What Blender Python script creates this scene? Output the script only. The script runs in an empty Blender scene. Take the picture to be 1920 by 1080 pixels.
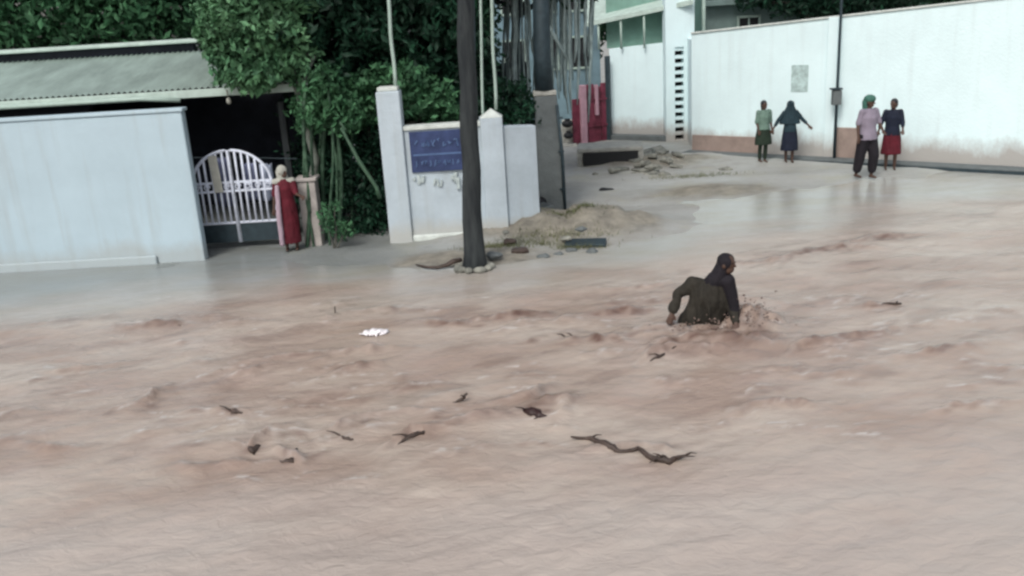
import bpy, math, random
import numpy as np
from mathutils import Vector, Matrix, Quaternion
random.seed(7); rng = np.random.default_rng(7)
sc = bpy.context.scene
COL = sc.collection

# ------------------------------------------------------------------ camera
CAM_H = 4.2; PITCH = math.radians(17); ROLL = math.radians(-3.5); FPX = 1700.0
Rm = Matrix.Rotation(math.pi/2 - PITCH, 3, 'X') @ Matrix.Rotation(ROLL, 3, 'Z')
cam = bpy.data.cameras.new('camera'); cam.sensor_width = 36; cam.lens = 36*FPX/1920
cam.clip_start = .1; cam.clip_end = 600
camo = bpy.data.objects.new('camera', cam); COL.objects.link(camo)
camo.matrix_world = Matrix.Translation((0, 0, CAM_H)) @ Rm.to_4x4()
sc.camera = camo

# ------------------------------------------------------------------ light: overcast
SUN_EL = math.radians(47); SUN_AZ = math.radians(205)      # azimuth clockwise from +Y
world = bpy.data.worlds.new('World'); sc.world = world; world.use_nodes = True
wn = world.node_tree; wn.nodes.clear()
sky = wn.nodes.new('ShaderNodeTexSky'); sky.sky_type = 'NISHITA'; sky.sun_disc = False
sky.sun_elevation = SUN_EL; sky.sun_rotation = SUN_AZ; sky.air_density = 1.2; sky.dust_density = 3.5; sky.ozone_density = 1.2
hs = wn.nodes.new('ShaderNodeHueSaturation'); hs.inputs['Saturation'].default_value = .42
bg = wn.nodes.new('ShaderNodeBackground'); bg.inputs['Strength'].default_value = .15
wo = wn.nodes.new('ShaderNodeOutputWorld')
wn.links.new(sky.outputs[0], hs.inputs['Color']); wn.links.new(hs.outputs[0], bg.inputs[0]); wn.links.new(bg.outputs[0], wo.inputs[0])
sl = bpy.data.lights.new('sun', 'SUN'); sl.energy = 1.55; sl.angle = math.radians(16); sl.color = (1, .97, .92)
so = bpy.data.objects.new('sun', sl); COL.objects.link(so)
sd = Vector((math.sin(SUN_AZ)*math.cos(SUN_EL), math.cos(SUN_AZ)*math.cos(SUN_EL), math.sin(SUN_EL)))
so.rotation_euler = sd.to_track_quat('Z', 'Y').to_euler(); so.location = (0, 0, 30)
sc.view_settings.view_transform = 'Standard'; sc.view_settings.look = 'None'
sc.view_settings.exposure = .05; sc.view_settings.gamma = 1
sc.render.engine = 'CYCLES'
sc.cycles.filter_width = 2.6
sc.cycles.max_bounces = 5

# ------------------------------------------------------------------ surveying helpers (photo pixel -> point of the place)
def P(px, py, z=0.0):
    d = Rm @ Vector(((px-960)/FPX, -(py-540)/FPX, -1))
    return Vector((0, 0, CAM_H)) + d*((z-CAM_H)/d.z)
RmT = Rm.transposed()
def proj(pt):
    q = RmT @ (Vector(pt)-Vector((0, 0, CAM_H)))
    return 960+q.x/-q.z*FPX, 540-q.y/-q.z*FPX
def PY(px, py, Y):                      # the point seen at a pixel on the plane y = Y
    d = Rm @ Vector(((px-960)/FPX, -(py-540)/FPX, -1))
    return Vector((0, 0, CAM_H)) + d*(Y/d.y)
def ht(pt, py):
    lo, hi = -1., 20.
    for _ in range(40):
        m = (lo+hi)/2
        if proj((pt[0], pt[1], m))[1] > py: lo = m
        else: hi = m
    return lo

# ------------------------------------------------------------------ numeric noise
_perm = np.random.default_rng(3).permutation(256); _perm = np.concatenate([_perm, _perm])
_ga = np.random.default_rng(4).uniform(0, 2*np.pi, 256)
def pn(x, y):
    x = np.asarray(x, float); y = np.asarray(y, float)
    xi = np.floor(x).astype(int); yi = np.floor(y).astype(int); xf = x-xi; yf = y-yi
    u = xf*xf*xf*(xf*(xf*6-15)+10); v = yf*yf*yf*(yf*(yf*6-15)+10)
    def g(ix, iy, dx, dy):
        a = _ga[_perm[(_perm[ix & 255]+iy) & 255]]
        return np.cos(a)*dx+np.sin(a)*dy
    a = g(xi, yi, xf, yf); b = g(xi+1, yi, xf-1, yf); c = g(xi, yi+1, xf, yf-1); d = g(xi+1, yi+1, xf-1, yf-1)
    return (a*(1-u)+b*u)*(1-v)+(c*(1-u)+d*u)*v
def fbm(x, y, o=4):
    s = 0; a = 1
    for i in range(o):
        s = s+a*pn(x*2**i+17.3*i, y*2**i-9.1*i); a *= .5
    return s
def sstep(t): t = np.clip(t, 0, 1); return t*t*(3-2*t)

# ------------------------------------------------------------------ materials
def mat(name, col, rough=.7, var=.15, scale=3., bump=.1, bscale=25., col2=None, stretch=None, metal=0., spec=.4,
        dirt=None, island=False, hue=None):
    m = bpy.data.materials.new(name); m.use_nodes = True; nt = m.node_tree; N = nt.nodes; L = nt.links
    b = N['Principled BSDF']; b.inputs['Roughness'].default_value = rough; b.inputs['Metallic'].default_value = metal
    b.inputs['Specular IOR Level'].default_value = spec
    tc = N.new('ShaderNodeTexCoord'); mp = N.new('ShaderNodeMapping')
    if stretch: mp.inputs['Scale'].default_value = stretch
    L.new(tc.outputs['Object'], mp.inputs['Vector'])
    nz = N.new('ShaderNodeTexNoise'); nz.inputs['Scale'].default_value = scale; nz.inputs['Detail'].default_value = 7; nz.inputs['Roughness'].default_value = .62
    L.new(mp.outputs[0], nz.inputs['Vector'])
    c1 = tuple(c*(1-var) for c in col)+(1,); c2 = tuple(min(1, c*(1+var)) for c in (col2 or col))+(1,)
    rp = N.new('ShaderNodeValToRGB'); rp.color_ramp.elements[0].position = .32; rp.color_ramp.elements[1].position = .68
    rp.color_ramp.elements[0].color = c1; rp.color_ramp.elements[1].color = c2
    L.new(nz.outputs['Fac'], rp.inputs[0]); out = rp.outputs[0]
    if island:
        gi = N.new('ShaderNodeNewGeometry'); mr = N.new('ShaderNodeMapRange'); mr.inputs['To Min'].default_value = .55; mr.inputs['To Max'].default_value = 1.5
        L.new(gi.outputs['Random Per Island'], mr.inputs[0])
        mx = N.new('ShaderNodeMix'); mx.data_type = 'RGBA'; mx.blend_type = 'MULTIPLY'; mx.inputs['Factor'].default_value = 1
        L.new(out, mx.inputs['A']); L.new(mr.outputs[0], mx.inputs['B']); out = mx.outputs['Result']
    if dirt:                                     # (colour, height it reaches, strength): dried splashes with a ragged top
        dc, dh, ds = dirt[:3]; st_ = dirt[3] if len(dirt) > 3 else .35
        ge = N.new('ShaderNodeNewGeometry'); sx = N.new('ShaderNodeSeparateXYZ'); L.new(ge.outputs['Position'], sx.inputs[0])
        n2 = N.new('ShaderNodeTexNoise'); n2.inputs['Scale'].default_value = 1.1; n2.inputs['Detail'].default_value = 8; n2.inputs['Roughness'].default_value = .7
        m2 = N.new('ShaderNodeMapping'); m2.inputs['Scale'].default_value = (1, 1, .6); L.new(ge.outputs['Position'], m2.inputs['Vector']); L.new(m2.outputs[0], n2.inputs['Vector'])
        ma = N.new('ShaderNodeMath'); ma.operation = 'MULTIPLY_ADD'; ma.inputs[1].default_value = -1.6*dh; ma.inputs[2].default_value = .8*dh
        L.new(n2.outputs['Fac'], ma.inputs[0])
        ad = N.new('ShaderNodeMath'); ad.operation = 'ADD'; L.new(sx.outputs['Z'], ad.inputs[0]); L.new(ma.outputs[0], ad.inputs[1])
        mr = N.new('ShaderNodeMapRange'); mr.inputs['From Min'].default_value = dh; mr.inputs['From Max'].default_value = dh*.45
        mr.inputs['To Min'].default_value = 0; mr.inputs['To Max'].default_value = ds
        L.new(ad.outputs[0], mr.inputs[0])
        mx = N.new('ShaderNodeMix'); mx.data_type = 'RGBA'; L.new(mr.outputs[0], mx.inputs['Factor']); L.new(out, mx.inputs['A']); mx.inputs['B'].default_value = dc+(1,)
        out = mx.outputs['Result']
        # rain streaks and grey mildew, thin
        n3 = N.new('ShaderNodeTexNoise'); n3.inputs['Scale'].default_value = 2.2; n3.inputs['Detail'].default_value = 6
        m3 = N.new('ShaderNodeMapping'); m3.inputs['Scale'].default_value = (2.5, 2.5, .18); L.new(ge.outputs['Position'], m3.inputs['Vector']); L.new(m3.outputs[0], n3.inputs['Vector'])
        r3 = N.new('ShaderNodeMapRange'); r3.inputs['From Min'].default_value = .52; r3.inputs['From Max'].default_value = .75; r3.inputs['To Max'].default_value = st_
        L.new(n3.outputs['Fac'], r3.inputs[0])
        mx = N.new('ShaderNodeMix'); mx.data_type = 'RGBA'; L.new(r3.outputs[0], mx.inputs['Factor']); L.new(out, mx.inputs['A']); mx.inputs['B'].default_value = (.33, .35, .34, 1)
        out = mx.outputs['Result']
    L.new(out, b.inputs['Base Color'])
    if bump:
        bn = N.new('ShaderNodeTexNoise'); bn.inputs['Scale'].default_value = bscale; bn.inputs['Detail'].default_value = 6
        L.new(mp.outputs[0], bn.inputs['Vector'])
        bp = N.new('ShaderNodeBump'); bp.inputs['Strength'].default_value = bump; bp.inputs['Distance'].default_value = .03
        L.new(bn.outputs['Fac'], bp.inputs['Height']); L.new(bp.outputs[0], b.inputs['Normal'])
    return m

def leafmat(name, c1, c2, tr=.15):
    m = mat(name, c1, .6, .25, 1.3, 0, col2=c2, island=True, spec=.25)
    return m
MUD = (.30, .235, .20)
M = dict(
    white_wall=mat('white_wall', (.70, .85, .87), .8, .04, 1.2, .25, 18, dirt=(MUD, .75, .75, .12)),
    boundary=mat('boundary_wall', (.44, .51, .56), .85, .10, 1.6, .3, 16, dirt=((.42, .41, .37), .45, .7)),
    left_wall=mat('left_wall', (.43, .54, .60), .8, .06, .9, .2, 14, dirt=((.36, .38, .37), .45, .6)),
    coping=mat('coping', (.56, .60, .57), .85, .15, 5, .3, 30),
    plaster=mat('old_plaster', (.36, .33, .31), .9, .25, 4, .4, 22),
    brown_band=mat('brown_band', (.29, .225, .195), .85, .18, 3, .4, 20),
    green_wall=mat('green_wall', (.17, .30, .25), .8, .15, 2, .2),
    roof=mat('roof_sheet', (.34, .42, .385), .6, .22, 2.2, .15, 12, stretch=(1, .3, 1)),
    fascia=mat('fascia', (.45, .55, .50), .6, .15, 4, .15),
    darkroof=mat('dark_roof', (.15, .21, .20), .7, .2, 2, .2),
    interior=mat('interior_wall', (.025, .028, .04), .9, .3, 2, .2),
    blueblock=mat('blue_grey_block', (.15, .23, .27), .85, .3, 1.2, .2, dirt=None),
    timber=mat('weathered_timber', (.014, .019, .024), .85, .35, 9, .6, 30, col2=(.03, .035, .036), stretch=(1, 1, .15)),
    concrete=mat('concrete', (.115, .13, .132), .85, .18, 4, .35, 28),
    slab=mat('slab_concrete', (.34, .34, .31), .85, .2, 5, .5, 20),
    steel=mat('dull_steel', (.03, .048, .058), .6, .25, 6, .2, 30, metal=.3),
    pipe=mat('pale_pipe', (.36, .46, .41), .5, .1, 8, .05),
    gate=mat('white_gate_paint', (.62, .66, .76), .5, .2, 10, .1),
    maroon=mat('maroon_paint', (.10, .013, .028), .55, .3, 3, .1, col2=(.17, .03, .055)),
    pink=mat('pink_paint', (.42, .25, .30), .6, .15, 4, .1),
    black=mat('black', (.006, .007, .009), .6, .3, 9, .2),
    bark=mat('bark', (.06, .065, .055), .9, .35, 7, .7, 30, col2=(.10, .10, .085), stretch=(1, 1, .3)),
    palebark=mat('pale_bark', (.17, .19, .165), .9, .3, 7, .5, 30, stretch=(1, 1, .3)),
    root=mat('hanging_root', (.26, .33, .33), .85, .25, 6, .3, 30),
    culm=mat('green_culm', (.022, .06, .032), .6, .3, 4, .1, col2=(.05, .10, .06)),
    leaf_dark=leafmat('dark_leaves', (.005, .026, .014), (.010, .042, .022)),
    leaf_mid=leafmat('mid_leaves', (.024, .085, .040), (.055, .14, .065)),
    leaf_light=leafmat('light_leaves', (.04, .125, .06), (.095, .20, .10)),
    grass=leafmat('grass', (.09, .11, .05), (.15, .155, .085)),
    sign=mat('sign_blue', (.020, .035, .10), .5, .25, 3, .05, col2=(.035, .055, .14)),
    letter=mat('sign_lettering', (.075, .13, .26), .6, .15, 8, 0),
    stencil=mat('faded_paint', (.40, .46, .46), .85, .2, 9, .1),
    wood=mat('wet_wood', (.055, .038, .031), .5, .4, 8, .6, 30),
    redwood=mat('dark_red_wood', (.022, .008, .007), .45, .4, 8, .5, 30),
    litter=mat('white_plastic', (.82, .78, .80), .4, .08, 6, .2),
    rubble=mat('rubble', (.13, .135, .12), .9, .35, 5, .6, 16, col2=(.23, .23, .20)),
    skin=mat('skin', (.075, .042, .030), .55, .1, 6, .05),
    hair=mat('black_hair', (.008, .008, .010), .45, .2, 20, .3, 40, stretch=(1, 1, .2)),
    olive=mat('olive_cloth', (.022, .019, .014), .85, .3, 5, .4, 20),
    darkpurple=mat('dark_purple_cloth', (.009, .007, .011), .85, .3, 5, .3, 20),
    red=mat('red_cloth', (.085, .004, .012), .8, .25, 5, .2, 20),
    palecloth=mat('pale_pink_cloth', (.36, .27, .32), .8, .15, 5, .2, 20),
    whitecloth=mat('off_white_cloth', (.36, .36, .32), .8, .15, 5, .2, 20),
    lightgreen=mat('light_green_cloth', (.12, .19, .155), .85, .15, 5, .2, 20),
    darkgreen=mat('dark_green_cloth', (.014, .026, .016), .85, .3, 5, .2, 20),
    slate=mat('slate_cloth', (.012, .030, .040), .85, .25, 5, .2, 20),
    navy=mat('navy_cloth', (.006, .010, .024), .85, .25, 5, .2, 20),
    lilac=mat('lilac_cloth', (.22, .19, .24), .8, .15, 5, .2, 20),
    teal=mat('teal_cloth', (.05, .14, .11), .8, .25, 5, .2, 20),
    eye=mat('eye_dark', (.01, .008, .008), .2, 0, 5, 0),
    splash=mat('splash_water', (.17, .12, .10), .15, .2, 8, 0, spec=.6),
    bluecloth=mat('blue_grey_cloth', (.17, .19, .29), .85, .2, 5, .2),
    palebluecloth=mat('pale_blue_cloth', (.32, .36, .46), .85, .2, 5, .2),
    grime=mat('grey_poster', (.42, .54, .53), .85, .35, 6, .1),
)

# ------------------------------------------------------------------ object helpers
def tag(o, label=None, cat=None, group=None, kind=None):
    if label: o['label'] = label
    if cat: o['category'] = cat
    if group: o['group'] = group
    if kind: o['kind'] = kind
    return o
def thing(name, label, cat, loc, group=None):
    o = bpy.data.objects.new(name, None); COL.objects.link(o); o.empty_display_size = .2
    o.location = Vector(loc); return tag(o, label, cat, group)
class B:
    def __init__(s): s.v = []; s.f = []
    def add(s, v, f):
        n = len(s.v); s.v += [tuple(a) for a in v]; s.f += [tuple(i+n for i in a) for a in f]; return s
    def box(s, c, d, rz=0, rx=0, ry=0):
        R = Matrix.Rotation(rz, 3, 'Z') @ Matrix.Rotation(ry, 3, 'Y') @ Matrix.Rotation(rx, 3, 'X'); c = Vector(c)
        v = [c + R @ Vector((sx*d[0]/2, sy*d[1]/2, sz*d[2]/2)) for sz in (-1, 1) for sx, sy in ((-1, -1), (1, -1), (1, 1), (-1, 1))]
        return s.add(v, [(3, 2, 1, 0), (4, 5, 6, 7), (0, 1, 5, 4), (1, 2, 6, 5), (2, 3, 7, 6), (3, 0, 4, 7)])
    def wall(s, p, q, z0, z1, th, z1b=None, back=True, off=0., z0b=None):
        # a wall from p to q; thickness goes to the side away from the camera; z1 / z1b the top at p / q
        p = Vector((p[0], p[1])); q = Vector((q[0], q[1])); d = (q-p).normalized(); n = Vector((-d.y, d.x))
        if n.y < 0: n = -n
        a, b = p+n*off, q+n*off; c, e = b+n*th, a+n*th
        z1b = z1 if z1b is None else z1b; z0b = z0 if z0b is None else z0b
        v = [(a.x, a.y, z0), (b.x, b.y, z0b), (c.x, c.y, z0b), (e.x, e.y, z0), (a.x, a.y, z1), (b.x, b.y, z1b), (c.x, c.y, z1b), (e.x, e.y, z1)]
        return s.add(v, [(3, 2, 1, 0), (4, 5, 6, 7), (0, 1, 5, 4), (1, 2, 6, 5), (2, 3, 7, 6), (3, 0, 4, 7)])
    def tube(s, pts, rs, n=8, cap=True, jit=0.):
        pts = [Vector(p) for p in pts]
        if not hasattr(rs, '__len__'): rs = [rs]*len(pts)
        base = len(s.v); prev = None
        for i, p in enumerate(pts):
            t = (pts[min(i+1, len(pts)-1)]-pts[max(i-1, 0)]).normalized()
            if prev is None:
                a = t.orthogonal().normalized()
            else:
                a = (prev - t*prev.dot(t)).normalized()
            prev = a; b = t.cross(a)
            for k in range(n):
                an = 2*math.pi*k/n; r = rs[i]*(1+random.uniform(-jit, jit))
                s.v.append(tuple(p+(a*math.cos(an)+b*math.sin(an))*r))
        for i in range(len(pts)-1):
            for k in range(n):
                k2 = (k+1) % n
                s.f.append((base+i*n+k, base+i*n+k2, base+(i+1)*n+k2, base+(i+1)*n+k))
        if cap:
            s.f.append(tuple(base+k for k in range(n))[::-1]); s.f.append(tuple(base+(len(pts)-1)*n+k for k in range(n)))
        return s
    def ell(s, c, r, nu=12, nv=8, R=None):
        c = Vector(c); base = len(s.v)
        for j in range(1, nv):
            th = math.pi*j/nv
            for i in range(nu):
                ph = 2*math.pi*i/nu
                v = Vector((r[0]*math.sin(th)*math.cos(ph), r[1]*math.sin(th)*math.sin(ph), r[2]*math.cos(th)))
                if R: v = R @ v
                s.v.append(tuple(c+v))
        t = Vector((0, 0, r[2])); t2 = -t
        if R: t = R @ t; t2 = R @ t2
        s.v.append(tuple(c+t)); s.v.append(tuple(c+t2)); T = len(s.v)-2; Bt = T+1
        for j in range(nv-2):
            for i in range(nu):
                i2 = (i+1) % nu; s.f.append((base+j*nu+i, base+(j+1)*nu+i, base+(j+1)*nu+i2, base+j*nu+i2))
        for i in range(nu):
            i2 = (i+1) % nu; s.f.append((T, base+i, base+i2)); s.f.append((Bt, base+(nv-2)*nu+i2, base+(nv-2)*nu+i))
        return s
    def obj(s, name, m, parent=None, smooth=False, bevel=0, loc=None):
        me = bpy.data.meshes.new(name)
        if loc is None: loc = parent.location if parent else Vector((0, 0, 0))
        loc = Vector(loc)
        me.from_pydata([(a[0]-loc.x, a[1]-loc.y, a[2]-loc.z) for a in s.v], [], s.f)
        me.materials.append(m if not isinstance(m, str) else M[m])
        if smooth: me.polygons.foreach_set('use_smooth', [True]*len(me.polygons))
        o = bpy.data.objects.new(name, me); COL.objects.link(o)
        if parent: o.parent = parent; o.location = loc-parent.location if loc != parent.location else (0, 0, 0)
        else: o.location = loc
        if bevel:
            b = o.modifiers.new('bevel', 'BEVEL'); b.width = bevel; b.segments = 2; b.limit_method = 'ANGLE'
        return o
def npobj(name, V, F, m, parent=None, smooth=False, loc=(0, 0, 0)):
    """V (n,3) F (k,4) arrays"""
    me = bpy.data.meshes.new(name); V = np.asarray(V, np.float32)
    L = Vector(parent.location) if parent else Vector(loc)
    V = V-np.array(L, np.float32)
    me.vertices.add(len(V)); me.vertices.foreach_set('co', V.ravel())
    k = F.shape[1]; me.loops.add(F.size); me.loops.foreach_set('vertex_index', F.ravel().astype(np.int32))
    me.polygons.add(len(F)); me.polygons.foreach_set('loop_start', np.arange(0, F.size, k, dtype=np.int32))
    me.polygons.foreach_set('use_smooth', np.full(len(F), smooth))
    me.update(calc_edges=True); me.validate()
    me.materials.append(M[m] if isinstance(m, str) else m)
    o = bpy.data.objects.new(name, me); COL.objects.link(o)
    if parent: o.parent = parent
    else: o.location = L
    return o

# ------------------------------------------------------------------ the ground and the flood
SH = [P(-400, 600), P(0, 580), P(263, 545), P(560, 520), P(800, 520), P(1000, 505), P(1180, 480), P(1400, 430), P(1657, 390), P(1920, 350), P(2300, 300)]
SHX = np.array([p.x for p in SH]); SHY = np.array([p.y for p in SH])
def shore(x): return np.interp(x, SHX, SHY)
MOUNDS = [(P(1030, 430), 1.75, .95, .36), (P(880, 482), 1.3, .5, .13), (P(1150, 425), 1.0, .6, .16), (P(1330, 358), 1.3, .5, .10),
          (P(1225, 308), 1.5, .7, .20), (P(1140, 292), .6, .3, .03), (P(1550, 330), 2.2, .4, .08), (P(700, 470), 2.0, .5, .05)]
def ground_z(x, y):
    d = (shore(x)-y)
    z = -.022+.085*sstep((-d-1.0)/6) - .85*sstep((d+.4)/4.5)
    z = z+.035*fbm(x*.45, y*.7, 3)*sstep(1-d/2)
    for c, rx, ry, h in MOUNDS:
        e = ((x-c.x)/rx)**2+((y-c.y)/ry)**2
        z = z+h*np.exp(-e)*(1+.5*fbm(x*2.2, y*2.2, 3))
    return z
def warp(nu, y0, y1, ratio, wide):
    rows = [y0]
    while rows[-1] < y1: rows.append(rows[-1]*ratio)
    rows = np.array(rows); s = np.linspace(-1, 1, nu); t = .72*s+wide*s**7
    Y = np.repeat(rows[:, None], nu, 1); X = Y*t[None, :]
    nr = len(rows); idx = np.arange(nr*nu).reshape(nr, nu)
    F = np.stack([idx[:-1, :-1], idx[:-1, 1:], idx[1:, 1:], idx[1:, :-1]], -1).reshape(-1, 4)
    return X.ravel(), Y.ravel(), F

def wetmat(name, kind):
    m = bpy.data.materials.new(name); m.use_nodes = True; nt = m.node_tree; N = nt.nodes; L = nt.links
    b = N['Principled BSDF']; g = N.new('ShaderNodeNewGeometry')
    def noise(scale, sx, sy, rot, det=6, rg=.6, dist=0.):
        mp = N.new('ShaderNodeMapping'); mp.inputs['Rotation'].default_value = (0, 0, rot); mp.inputs['Scale'].default_value = (sx, sy, 1)
        L.new(g.outputs['Position'], mp.inputs['Vector'])
        n = N.new('ShaderNodeTexNoise'); n.inputs['Scale'].default_value = scale; n.inputs['Detail'].default_value = det; n.inputs['Roughness'].default_value = rg
        n.inputs['Distortion'].default_value = dist
        L.new(mp.outputs[0], n.inputs['Vector']); return n.outputs['Fac']
    def ramp(f, a, b_, c1, c2):
        r = N.new('ShaderNodeValToRGB'); r.color_ramp.elements[0].position = a; r.color_ramp.elements[1].position = b_
        r.color_ramp.elements[0].color = c1+(1,); r.color_ramp.elements[1].color = c2+(1,); L.new(f, r.inputs[0]); return r.outputs[0]
    def mix(f, a, c, t='MIX'):
        x = N.new('ShaderNodeMix'); x.data_type = 'RGBA'; x.blend_type = t
        if isinstance(f, float): x.inputs['Factor'].default_value = f
        else: L.new(f, x.inputs['Factor'])
        L.new(a, x.inputs['A'])
        if isinstance(c, tuple): x.inputs['B'].default_value = c+(1,)
        else: L.new(c, x.inputs['B'])
        return x.outputs['Result']
    def mrange(f, a, c, lo=0., hi=1.):
        x = N.new('ShaderNodeMapRange'); x.inputs['From Min'].default_value = a; x.inputs['From Max'].default_value = c
        x.inputs['To Min'].default_value = lo; x.inputs['To Max'].default_value = hi; L.new(f, x.inputs[0]); return x.outputs[0]
    if kind == 'water':
        at = N.new('ShaderNodeAttribute'); at.attribute_name = 'silt'          # how much silt the water carries, 0 shallow .. 1 the main stream
        ch = N.new('ShaderNodeAttribute'); ch.attribute_name = 'churn_shade'  # brown churned water, plus wave shade put into the colour
        big = noise(.45, 1, 2.2, -.35, 4, .5, .6)
        c = ramp(big, .38, .62, (.355, .272, .222), (.465, .395, .335))
        fine = noise(2.2, 1, 2.0, -.3, 8, .65, 1.4)
        c = mix(mrange(fine, .45, .72, 0, .20), c, (.30, .22, .20))
        pinkn = noise(.8, 1, 1.6, .2, 3)
        c = mix(mrange(pinkn, .5, .75, 0, .40), c, (.45, .345, .30))
        fg_ = N.new('ShaderNodeAttribute'); fg_.attribute_name = 'settled'
        c = mix(mrange(fg_.outputs['Fac'], 0, 1, 0, .7), c, (.46, .405, .365))
        shallow = ramp(noise(.7, 1, 2, -.2, 5), .35, .65, (.345, .33, .285), (.39, .395, .38))
        x = N.new('ShaderNodeMix'); x.data_type = 'RGBA'; L.new(at.outputs['Fac'], x.inputs['Factor']); L.new(shallow, x.inputs['A']); L.new(c, x.inputs['B']); c = x.outputs['Result']
        dk = N.new('ShaderNodeAttribute'); dk.attribute_name = 'painted_shade'  # shade and dark veranda reflection, painted into the water colour
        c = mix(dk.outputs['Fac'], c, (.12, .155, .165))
        fo = N.new('ShaderNodeAttribute'); fo.attribute_name = 'foam'
        c = mix(fo.outputs['Fac'], c, (.62, .57, .53))
        c = mix(mrange(ch.outputs['Fac'], 0, 1, 0, 1), c, (.13, .078, .062))
        L.new(c, b.inputs['Base Color'])
        b.inputs['IOR'].default_value = 1.4; b.inputs['Specular IOR Level'].default_value = .6
        L.new(mrange(noise(1.5, 1, 2, 0),   .3, .7, .07, .24), b.inputs['Roughness'])
        bn = noise(4.5, 1, 1.9, -.3, 9, .62, .9)
        bp = N.new('ShaderNodeBump'); L.new(mrange(at.outputs['Fac'], 0, 1, .16, .5), bp.inputs['Strength']); bp.inputs['Distance'].default_value = .05; L.new(bn, bp.inputs['Height'])
        L.new(bp.outputs[0], b.inputs['Normal'])
    else:
        c = ramp(noise(.5, 1, 1.8, -.2, 6, .6), .35, .65, (.29, .285, .265), (.37, .375, .36))
        c = mix(mrange(noise(6, 1, 1, 0, 8, .7), .5, .7, 0, .4), c, (.22, .215, .195))
        c = mix(mrange(noise(.9, 1, 1.5, .4, 5), .52, .66, 0, .6), c, (.34, .33, .255))
        dk = N.new('ShaderNodeAttribute'); dk.attribute_name = 'painted_shade'  # the same shade painted into the ground colour
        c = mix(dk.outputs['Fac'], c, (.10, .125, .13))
        bk = N.new('ShaderNodeAttribute'); bk.attribute_name = 'bank'
        c = mix(mrange(bk.outputs['Fac'], 0, 1, 0, .85), c, ramp(noise(3.5, 1, 1.5, 0, 8, .7), .35, .65, (.12, .105, .08), (.27, .245, .195)))
        L.new(c, b.inputs['Base Color'])
        L.new(mrange(noise(.8, 1, 1.5, 0, 5), .4, .6, .45, .85), b.inputs['Roughness'])
        bp = N.new('ShaderNodeBump'); bp.inputs['Strength'].default_value = .5; bp.inputs['Distance'].default_value = .04; L.new(noise(12, 1, 1, 0, 8, .7), bp.inputs['Height'])
        L.new(bp.outputs[0], b.inputs['Normal'])
    return m

X, Y, F = warp(320, 2.5, 320, 1.012, 1.6)
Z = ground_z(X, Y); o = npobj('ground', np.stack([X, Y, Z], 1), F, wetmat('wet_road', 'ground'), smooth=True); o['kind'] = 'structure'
pshade = (1-sstep((X+3.6+.9*fbm(X*.5, Y*.9, 3))/4.0))*.6*sstep((Y-13.9)/1.8)  # darkens the ground near the left walls: painted shade
bank = np.zeros_like(Z)
for c, rx, ry, h in MOUNDS[:6]: bank = np.maximum(bank, np.exp(-(((X-c.x)/(rx*1.2))**2+((Y-c.y+.2)/(ry*1.3))**2)))
bank = sstep(bank*1.6+.5*fbm(X*2, Y*2.5, 4)-.25)
a = o.data.attributes.new('bank', 'FLOAT', 'POINT'); a.data.foreach_set('value', bank.astype(np.float32))
a = o.data.attributes.new('painted_shade', 'FLOAT', 'POINT'); a.data.foreach_set('value', pshade.astype(np.float32))

# standing waves and troughs of the stream: (pixel x, y, half width m, height m, churn, angle)
WAVES = [(970, 592, .55, .10, .8, 0), (1165, 583, .55, .10, .8, .12), (850, 606, .40, .07, .7, 0), (305, 607, .45, .07, .6, 0), (1110, 638, .42, .09, .7, -.15),
         (1245, 660, .45, .07, .6, .35), (1525, 645, .45, .10, .7, .25), (1610, 628, .5, .08, .6, .3), (1455, 755, .5, .08, .45, 0), (690, 655, .5, .08, .45, .15),
         (665, 690, .35, .09, .5, .5), (570, 665, .6, .06, .4, .15), (1480, 690, .3, .06, .4, 0), (1640, 575, .35, .07, .6, .3), (1530, 468, .9, .09, .75, .32),
         (1640, 445, .8, .08, .6, .32), (1430, 490, .6, .06, .5, .1), (655, 790, .3, .09, .45, .6), (480, 825, .25, .10, .5, 1), (545, 850, .25, .10, .45, -1), (430, 775, .25, .07, .5, -.2),
         (770, 815, .35, .09, .5, .5), (860, 790, .5, .07, .35, .3), (460, 700, .25, .07, .35, .7), (1000, 740, .35, .10, .6, .6), (1060, 760, .25, .08, .35, 1.2),
         (420, 870, .5, .07, .3, 0), (280, 745, .3, .07, .45, 1.3), (1560, 700, .6, .05, .3, 0), (730, 580, .7, .06, .4, -.05), (1290, 640, .6, .08, .7, .1), (1190, 540, .6, .05, .35, .2),
         (150, 690, .5, .07, .4, .2), (90, 840, .4, .08, .4, -.3), (1760, 660, .5, .08, .5, .3), (1820, 760, .5, .07, .4, .1), (1350, 560, .9, .05, .2, .1), (1180, 830, .5, .06, .35, -.15)]
X, Y, F = warp(560, 3.2, 60, 1.0052, 1.2)
d = shore(X)-Y
act = sstep((d+.2)/2.2)
ang = -.38; xr = X*math.cos(ang)-Y*math.sin(ang); yr = X*math.sin(ang)+Y*math.cos(ang)
w1 = fbm(xr*.55+.5*pn(X*.4, Y*.4), yr*1.1, 4); w2 = 1-np.abs(pn(xr*1.1+3, yr*2.6))*2.2; w3 = fbm(xr*3.2, yr*6.5, 3)
Z = act*(.045*w1+.010*w2*sstep(.5+fbm(X*.3, Y*.5, 2))+.008*w3) + .003*fbm(X*3, Y*6, 3)
churn_shade = .30*act*sstep((fbm(xr*.9+9, yr*2.2, 5)-.18)*3.5)*(.25+.75*sstep((Y-7)/3))
foam = np.zeros_like(Z)
RW = random.Random(21)
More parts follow.
